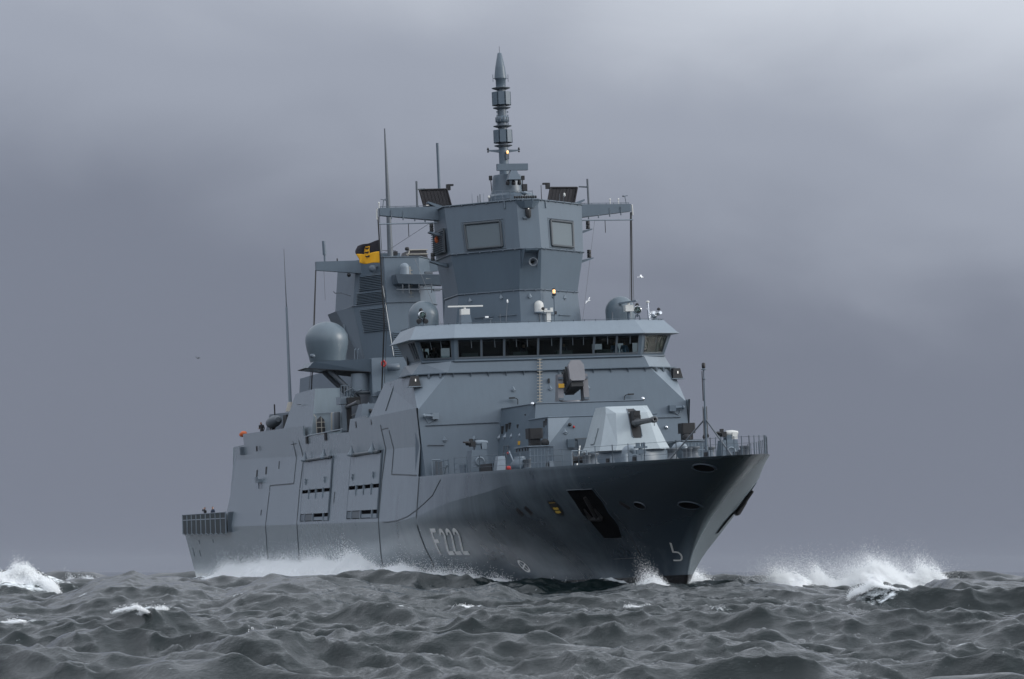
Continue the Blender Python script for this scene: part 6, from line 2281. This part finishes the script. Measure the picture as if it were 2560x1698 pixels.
# whitecaps: (from px, to px, distance, height of the tumbling lip, weight)
CAPS = [(2060, 2250, 117, .20, .95), (285, 420, 107, .09, .8), (1135, 1205, 121, .12, .8), (-10, 70, 116, .09, .75), (625, 705, 80, .08, .75), (1560, 1640, 114, .08, .75), (1750, 1790, 104, .04, .6), (545, 590, 126, .05, .6), (965, 1000, 113, .04, .6), (2350, 2410, 92, .05, .6), (160, 200, 132, .05, .6), (2480, 2530, 126, .05, .6), (880, 920, 134, .05, .6)]
CAP_LINES = []
for p0, p1, dp_, hl_, wt_ in CAPS:
    K = max(4, int((p1 - p0) / 12))
    pts = [crest_at(p0 + (p1 - p0) * k / K, dp_, 4.0 if hl_ > .08 else 2.5) for k in range(K + 1)]
    ys = np.array([p[1] for p in pts])
    med = np.median(ys)
    keep = [p for p in pts if abs(p[1] - med) < 1.6]
    if len(keep) < 3:
        keep = pts[:3]
    CAP_LINES.append((keep, hl_))
    wf = .10 + 1.1 * hl_
    for k, (x0, y0, z0) in enumerate(keep):
        e_ = wt_ * (1 - .5 * abs(2 * k / (len(keep) - 1) - 1))
        m_ = (np.abs(PX_ - x0) < 2) & (np.abs(PY_ - y0) < 4)
        dx, dy = PX_[m_] - x0, PY_[m_] - y0
        wy2 = np.where(dy < 0, .55 + 2.0 * hl_, .25)
        FOAM[m_] = np.maximum(FOAM[m_], e_ * np.exp(-(dx / (.22 + wf * .4)) ** 2 - (dy / wy2) ** 2))
for px, dp_, wx_, wy_ in ((60, 166, 2.2, 1.0), (130, 169, 1.8, 1.2), (230, 215, 2.0, 1.0), (90, 240, 3.0, 1.0)):
    x0, y0 = seapos(px, dp_), dp_
    FOAM = np.maximum(FOAM, .85 * np.exp(-((PX_ - x0) / wx_) ** 2 - ((PY_ - y0) / wy_) ** 2))

V_ = np.stack([PX_ + WX, PY_ + WY, WZ], -1).reshape(-1, 3).astype(np.float32)
idx = np.arange(NR * NA).reshape(NR, NA)
nxt = np.roll(idx, -1, axis=1)
F_ = np.stack([idx[:-1], idx[1:], nxt[1:], nxt[:-1]], -1).reshape(-1, 4)[:, ::-1]
me = bpy.data.meshes.new('sea')
me.vertices.add(len(V_))
me.vertices.foreach_set('co', V_.ravel())
me.loops.add(F_.size)
me.loops.foreach_set('vertex_index', F_.ravel().astype(np.int32))
me.polygons.add(len(F_))
me.polygons.foreach_set('loop_start', np.arange(0, F_.size, 4, dtype=np.int32))
me.polygons.foreach_set('use_smooth', np.ones(len(F_), dtype=bool))
me.update(calc_edges=True)
at = me.attributes.new('foam', 'FLOAT', 'POINT')
at.data.foreach_set('value', FOAM.ravel().astype(np.float32))
sea = bpy.data.objects.new('sea', me)
COL.objects.link(sea)
sea['kind'] = 'structure'
print('sea tris', len(F_) * 2, NA, NR)
sea['label'] = 'rough dark grey sea with breaking wave crests'


def sea_z(x, y):
    r_ = math.hypot(x, y)
    a = math.atan2(x, y)
    i = int(np.clip(np.searchsorted(rad_, r_), 1, NR - 1))
    j = int(np.clip(np.searchsorted(ang, a), 1, NA - 1))
    return float(WZ[i, j])


m = bpy.data.materials.new('sea_water')
n, l, b = nt(m)
b.inputs['Base Color'].default_value = (0.003, 0.009, 0.009, 1)
b.inputs['Roughness'].default_value = 0.05
b.inputs['IOR'].default_value = 1.333
b.inputs['Specular IOR Level'].default_value = 0.5
tcn = n.new('ShaderNodeTexCoord')


def noise_n(scale, detail, rough, stretch=(1, 1, 1)):
    mpn = n.new('ShaderNodeMapping')
    mpn.inputs['Scale'].default_value = stretch
    mpn.inputs['Rotation'].default_value = (0, 0, R(-25))
    l.new(tcn.outputs['Object'], mpn.inputs[0])
    q = n.new('ShaderNodeTexNoise')
    q.inputs['Scale'].default_value = scale
    q.inputs['Detail'].default_value = detail
    q.inputs['Roughness'].default_value = rough
    l.new(mpn.outputs[0], q.inputs['Vector'])
    return q.outputs['Fac']


rip = nmath(n, l, 'ADD', nmath(n, l, 'MULTIPLY', noise_n(2.2, 8, .68, (1.0, .6, 1)), 1.0), nmath(n, l, 'MULTIPLY', noise_n(7, 5, .65, (1.0, .6, 1)), .45))
bmp = n.new('ShaderNodeBump')
bmp.inputs['Strength'].default_value = 1.0
bmp.inputs['Distance'].default_value = 0.06
l.new(rip, bmp.inputs['Height'])
l.new(bmp.outputs[0], b.inputs['Normal'])
att = n.new('ShaderNodeAttribute')
att.attribute_name = 'foam'
brk = noise_n(2.4, 6, .72, (.8, 1.2, 1.4))
thr = nmath(n, l, 'SUBTRACT', nmath(n, l, 'ADD', nmath(n, l, 'MULTIPLY', att.outputs['Fac'], .85), nmath(n, l, 'MULTIPLY', brk, 2.4)), 1.62)
fm = nmath(n, l, 'MULTIPLY', thr, 2.6, clamp=True)
# thin wind-drawn streaks of old foam
smp = n.new('ShaderNodeMapping')
smp.inputs['Rotation'].default_value = (0, 0, R(-58))
smp.inputs['Scale'].default_value = (.10, 1.5, 1.0)
l.new(tcn.outputs['Object'], smp.inputs[0])
sn_ = n.new('ShaderNodeTexNoise')
sn_.inputs['Scale'].default_value = 1.0
sn_.inputs['Detail'].default_value = 7
sn_.inputs['Roughness'].default_value = .7
l.new(smp.outputs[0], sn_.inputs['Vector'])
stk = nmath(n, l, 'MULTIPLY', nmath(n, l, 'MULTIPLY', nmath(n, l, 'SUBTRACT', sn_.outputs['Fac'], .60), 5.0, clamp=True), .05)
fm = nmath(n, l, 'MAXIMUM', fm, stk)
fo = n.new('ShaderNodeBsdfPrincipled')
fo.inputs['Base Color'].default_value = (.74, .78, .79, 1)
fo.inputs['Roughness'].default_value = .9
fo.inputs['Subsurface Weight'].default_value = 0.0
l.new(bmp.outputs[0], fo.inputs['Normal'])
mx = n.new('ShaderNodeMixShader')
l.new(fm, mx.inputs[0])
l.new(b.outputs[0], mx.inputs[1])
l.new(fo.outputs[0], mx.inputs[2])
l.new(mx.outputs[0], n['Material Output'].inputs[0])
me.materials.append(m)

# ------------------------------------------------------------------ white water and spray
fmat = bpy.data.materials.new('white_water')
n, l, b = nt(fmat)
b.inputs['Base Color'].default_value = (.86, .90, .91, 1)
b.inputs['Roughness'].default_value = .85
b.inputs['Specular IOR Level'].default_value = .2
tcn = n.new('ShaderNodeTexCoord')
q = n.new('ShaderNodeTexNoise')
q.inputs['Scale'].default_value = 3.5
q.inputs['Detail'].default_value = 7
q.inputs['Roughness'].default_value = .7
l.new(tcn.outputs['Object'], q.inputs['Vector'])
cr_ = n.new('ShaderNodeValToRGB')
cr_.color_ramp.elements[0].position = .30
cr_.color_ramp.elements[0].color = (.74, .80, .81, 1)
cr_.color_ramp.elements[1].position = .52
cr_.color_ramp.elements[1].color = (.93, .94, .95, 1)
l.new(q.outputs['Fac'], cr_.inputs[0])
l.new(cr_.outputs[0], b.inputs['Base Color'])
bp_ = n.new('ShaderNodeBump')
bp_.inputs['Strength'].default_value = .7
bp_.inputs['Distance'].default_value = .15
l.new(q.outputs['Fac'], bp_.inputs['Height'])
l.new(bp_.outputs[0], b.inputs['Normal'])
tl = n.new('ShaderNodeBsdfTranslucent')
tl.inputs[0].default_value = (.95, .96, .96, 1)
mxs = n.new('ShaderNodeMixShader')
mxs.inputs[0].default_value = .25
l.new(b.outputs[0], mxs.inputs[1])
l.new(tl.outputs[0], mxs.inputs[2])
l.new(mxs.outputs[0], n['Material Output'].inputs[0])
MATS['white_water'] = fmat

TETRA = np.array([[1, 1, 1], [1, -1, -1], [-1, 1, -1], [-1, -1, 1]], dtype=np.float32)
frng = np.random.default_rng(23)


def mesh_np(name, V, F, mat, smooth=True):
    me = bpy.data.meshes.new(name)
    me.from_pydata(V.tolist() if len(V) < 10 else [], [], [])
    me.vertices.add(len(V))
    me.vertices.foreach_set('co', V.astype(np.float32).ravel())
    k = F.shape[1]
    me.loops.add(F.size)
    me.loops.foreach_set('vertex_index', F.ravel().astype(np.int32))
    me.polygons.add(len(F))
    me.polygons.foreach_set('loop_start', np.arange(0, F.size, k, dtype=np.int32))
    me.polygons.foreach_set('use_smooth', np.full(len(F), smooth))
    me.update(calc_edges=True)
    me.materials.append(MATS[mat])
    return me


smat = bpy.data.materials.new('spray')
n, l, b = nt(smat)
df_ = n.new('ShaderNodeBsdfDiffuse')
df_.inputs[0].default_value = (.96, .97, .97, 1)
tl = n.new('ShaderNodeBsdfTranslucent')
tl.inputs[0].default_value = (.96, .97, .97, 1)
mxs = n.new('ShaderNodeMixShader')
mxs.inputs[0].default_value = .5
l.new(df_.outputs[0], mxs.inputs[1])
l.new(tl.outputs[0], mxs.inputs[2])
l.new(mxs.outputs[0], n['Material Output'].inputs[0])
MATS['spray'] = smat
DROPS = bpy.data.node_groups.new('drops', 'GeometryNodeTree')
DROPS.interface.new_socket('Geometry', in_out='INPUT', socket_type='NodeSocketGeometry')
DROPS.interface.new_socket('Geometry', in_out='OUTPUT', socket_type='NodeSocketGeometry')
gi, go_ = DROPS.nodes.new('NodeGroupInput'), DROPS.nodes.new('NodeGroupOutput')
mp_ = DROPS.nodes.new('GeometryNodeMeshToPoints')
na_ = DROPS.nodes.new('GeometryNodeInputNamedAttribute')
na_.data_type = 'FLOAT'
na_.inputs['Name'].default_value = 'radius'
sm_ = DROPS.nodes.new('GeometryNodeSetMaterial')
sm_.inputs['Material'].default_value = smat
DROPS.links.new(gi.outputs[0], mp_.inputs['Mesh'])
DROPS.links.new(na_.outputs['Attribute'], mp_.inputs['Radius'])
DROPS.links.new(mp_.outputs[0], sm_.inputs[0])
DROPS.links.new(sm_.outputs[0], go_.inputs[0])


def foam_ridge(name, path, label, ns=420, nq=46, drops=26000, fuzz=.45, rough=.55, wind=(-.5, .1), seed=0., dsize=(.006, .026), mist=.0, base=.45, solid=True):
    drops = int(drops * 2.2)
    """a churned ridge of white water along path [(x, y, z_top, width)], base on the sea, with spray above it"""
    P_ = np.array(path, dtype=float)
    t_ = np.concatenate([[0], np.cumsum(np.hypot(np.diff(P_[:, 0]), np.diff(P_[:, 1])))])
    ss = np.linspace(0, t_[-1], ns)
    cx_, cy_, zt, wd = [np.interp(ss, t_, P_[:, k]) for k in range(4)]
    tx, ty = np.gradient(cx_), np.gradient(cy_)
    ln = np.hypot(tx, ty)
    nx_, ny_ = -ty / ln, tx / ln
    qq = np.linspace(-1, 1, nq)
    S, Q = np.meshgrid(np.arange(ns), qq, indexing='ij')
    X = cx_[S] + nx_[S] * Q * wd[S]
    Y = cy_[S] + ny_[S] * Q * wd[S]
    B = np.array([sea_z(cx_[i], cy_[i]) for i in range(ns)]) - base
    n1 = fbm(np.stack([X * .45 + seed, Y * .45, np.full_like(X, seed)], -1), 6, .62)
    n2 = fbm(np.stack([X * 1.7 + seed, Y * 1.7, np.full_like(X, 4.2 + seed)], -1), 4, .6)
    shape = np.clip(1 - np.abs(Q) ** 2.2, 0, 1) ** .75
    ends = np.clip(np.minimum(S / (ns * .04), (ns - 1 - S) / (ns * .04)), 0, 1)
    H = np.maximum(zt[S] - B[S], .05) * shape * (1 - rough * .5 + rough * 1.6 * (n1 - .42)) * ends
    Z = B[S] + H + (n2 - .5) * .35 * shape * min(1, base / .4)
    X = X + (n2 - .5) * .5 * min(1, base / .4)
    Y = Y + (fbm(np.stack([X * 1.3 + 9, Y * 1.3, Z * 1.3], -1), 3) - .5) * .6 * min(1, base / .4)
    V = np.stack([X, Y, Z], -1).reshape(-1, 3)
    idx = np.arange(ns * nq).reshape(ns, nq)
    F = np.stack([idx[:-1, :-1], idx[1:, :-1], idx[1:, 1:], idx[:-1, 1:]], -1).reshape(-1, 4)
    o_ = None
    if solid:
        o_ = bpy.data.objects.new(name, mesh_np(name, V, F, 'white_water'))
        COL.objects.link(o_)
        o_['label'] = label
        o_['category'] = 'foam'
        o_['kind'] = 'stuff'
    # spray drops torn off the ridge
    w = np.clip(H, 0, None).ravel() ** 1.5
    pick = frng.choice(len(V), drops, p=w / w.sum())
    c_ = V[pick].copy()
    hgt_ = frng.exponential(fuzz * .5, drops) * np.clip(H.ravel()[pick], .1, 1.4)
    clump = fbm(np.stack([c_[:, 0] * 1.2, c_[:, 1] * 1.2, np.full(drops, 8.1)], -1), 4, .6)
    hgt_ *= np.clip((clump - .36) * 5, .05, 2.2)
    c_[:, 2] += hgt_ - .04
    c_[:, 0] += frng.normal(0, .12 * min(1, base / .3), drops) + wind[0] * hgt_
    c_[:, 1] += frng.normal(0, .12 * min(1, base / .3), drops) + wind[1] * hgt_
    # fine mist drifting off it
    nm_ = int(drops * .5) if mist else 1
    pk = frng.choice(len(V), nm_, p=w / w.sum())
    c2 = V[pk] + frng.normal(0, 1, (nm_, 3)) * np.array([.55, .4, .30]) * mist
    c2[:, 2] += np.abs(frng.normal(0, .35, nm_)) * mist
    c2[:, 0] += wind[0] * 1.2 * mist * frng.random(nm_)
    sz2 = frng.uniform(.0035, .009, nm_) * min(1, dsize[1] / .02)
    sz = frng.uniform(*dsize, drops) * np.exp(-hgt_ * .4)
    c_ = np.concatenate([c_, c2])
    sz = np.concatenate([sz, sz2])
    drops = len(c_)
    pm = bpy.data.meshes.new('spray')
    pm.vertices.add(drops)
    pm.vertices.foreach_set('co', c_.astype(np.float32).ravel())
    ra = pm.attributes.new('radius', 'FLOAT', 'POINT')
    ra.data.foreach_set('value', sz.astype(np.float32))
    pm.materials.append(MATS['spray'])
    d_ = bpy.data.objects.new('spray', pm)
    COL.objects.link(d_)
    md = d_.modifiers.new('drops', 'NODES')
    md.node_group = DROPS
    if solid:
        d_.parent = o_
    else:
        d_.name = name
        d_['label'] = label
        d_['category'] = 'foam'
    d_['kind'] = 'stuff'
    return o_


def S2W(x, y, z):
    return SHIP @ Vector((x, y, z))


# the wave thrown off the starboard bow, running aft along the side
prof_ = [(x, z + (.55 if -122 < x < -30 else .08), w) for x, z, w in [(-129, -.2, 1.2), (-122, .1, 1.6), (-115, .65, 1.9), (-101, 1.2, 2.2), (-87, 1.3, 2.3), (-75, 1.45, 2.4), (-65, 1.6, 2.5), (-55, 1.95, 2.4), (-51, 1.8, 2.2), (-46, 1.45, 1.9), (-41, 1.1, 1.6), (-38, .95, 1.3), (-34.5, 1.25, 1.0), (-32.5, .8, .9), (-29, .45, .8), (-24, .55, .7), (-20, .45, .6), (-17, .15, .4)]]
path = []
for x, z, w in prof_:
    y = -(hb(-x, max(z, .2)) + w * .75)
    p = S2W(x, y, z)
    path.append((p.x, p.y, p.z, w))
foam_ridge('bow_wave', path, 'white bow wave foaming along the starboard side of the ship', 620, 40, 80000, .36, .4, mist=.4)
# port side, seen past the stem
path = []
for x, z, w in ((-60, 1.4, 2.2), (-45, 1.0, 2.2), (-34, .6, 1.6), (-26, .3, 1.2), (-20, .1, .7)):
    p = S2W(x, hb(-x, max(z, .2)) + w * .8, z)
    path.append((p.x, p.y, p.z, w))
foam_ridge('bow_wave', path, 'white bow wave on the far port side of the stem', 160, 30, 9000, .5, seed=3.)


def pxp(px, py, d, w):
    """a crest point: lateral place, distance and crest height"""
    return ((px - 1280) / 7600.9 * d, d, CAM_H + (1428 - py) / 7600.9 * d, w)


foam_ridge('breaking_wave', [pxp(1900, 1462, 172, .8), pxp(1935, 1436, 172, 1.2), pxp(1975, 1430, 172, 1.4), pxp(2010, 1446, 173, 1.4), pxp(2050, 1440, 173, 1.4), pxp(2085, 1452, 173, 1.4), pxp(2130, 1450, 173, 1.5), pxp(2165, 1425, 173, 1.8), pxp(2195, 1408, 174, 2.0), pxp(2230, 1420, 174, 1.9), pxp(2262, 1448, 174, 1.5), pxp(2285, 1472, 174, 1.0)],
           'large white breaker bursting into spray right of the bow', 330, 40, 60000, .38, .6, seed=11., mist=1.3)
foam_ridge('breaking_wave', [pxp(2190, 1412, 178, 1.1), pxp(2240, 1408, 178, 1.0), pxp(2290, 1424, 178, .9), pxp(2340, 1440, 178, .7), pxp(2372, 1447, 178, .5)], 'thin foaming crest trailing right of the large breaker', 150, 24, 14000, .5, .6, seed=15., mist=1.3)
foam_ridge('breaking_wave', [pxp(-20, 1436, 166, .6), pxp(30, 1430, 166.5, .6), pxp(75, 1424, 167, .7), pxp(105, 1438, 167, .7), pxp(130, 1456, 166.5, .6), pxp(150, 1472, 166, .4)], 'foaming crest of the steep sea at the left edge', 150, 26, 12000, .25, 1.0, seed=21.)
foam_ridge('breaking_wave', [pxp(180, 1442, 200, .7), pxp(215, 1436, 200, .8), pxp(255, 1445, 200, .7)], 'small distant whitecap left of the stern', 80, 20, 5000, .6, .9, seed=24.)
foam_ridge('breaking_wave', [pxp(1600, 1460, 141, .2), pxp(1628, 1450, 141, .24), pxp(1652, 1444, 141, .24), pxp(1680, 1456, 141, .2)], 'pointed splash of a small sea in front of the stem', 70, 18, 7000, .8, 1.0, seed=35., dsize=(.003, .012))
WH = ['white crest tumbling over in the right foreground', 'whitecap in the left foreground', 'little whitecap in front of the hull number', 'small whitecap at the left edge', 'low whitecap at the bottom left of centre', 'broken crest right of centre in front of the bow']
for (pts, hl_), lb in zip(CAP_LINES[:6], WH):
    pts = sorted(pts)
    n__ = len(pts)
    pth = [(x, y - .05, z + hl_ * (.35 + .65 * math.sin(math.pi * k / (n__ - 1))), .10 + hl_ * .9) for k, (x, y, z) in enumerate(pts)]
    foam_ridge('crest_spray', pth, lb, 120, 20, int(26000 * hl_ + 1500), .5, 1.1, seed=40 + hl_ * 90, dsize=(.003, .013), base=.10, solid=False)

# ------------------------------------------------------------------ damp air over the sea
hz = MB().box((0, 0, 20.5), (18600, 18600, 49))
hm_ = bpy.data.materials.new('haze')
hm_.use_nodes = True
hn, hl = hm_.node_tree.nodes, hm_.node_tree.links
hn.clear()
pv = hn.new('ShaderNodeVolumePrincipled')
pv.inputs['Color'].default_value = (.50, .53, .58, 1)
pv.inputs['Density'].default_value = 0.00004
pv.inputs['Anisotropy'].default_value = 0.0
ho = hn.new('ShaderNodeOutputMaterial')
hl.new(pv.outputs[0], ho.inputs['Volume'])
haze = hz.obj('haze', hm_)
haze['kind'] = 'stuff'
haze['label'] = 'thin damp haze over the sea'

# ------------------------------------------------------------------ keep to thing > part > sub-part
def depth(o):
    d = 1
    while o.parent is not None:
        o = o.parent
        d += 1
    return d


for o in list(COL.objects):
    if depth(o) > 3:
        a = o
        while depth(a) > 2:
            a = a.parent
        o.parent = a
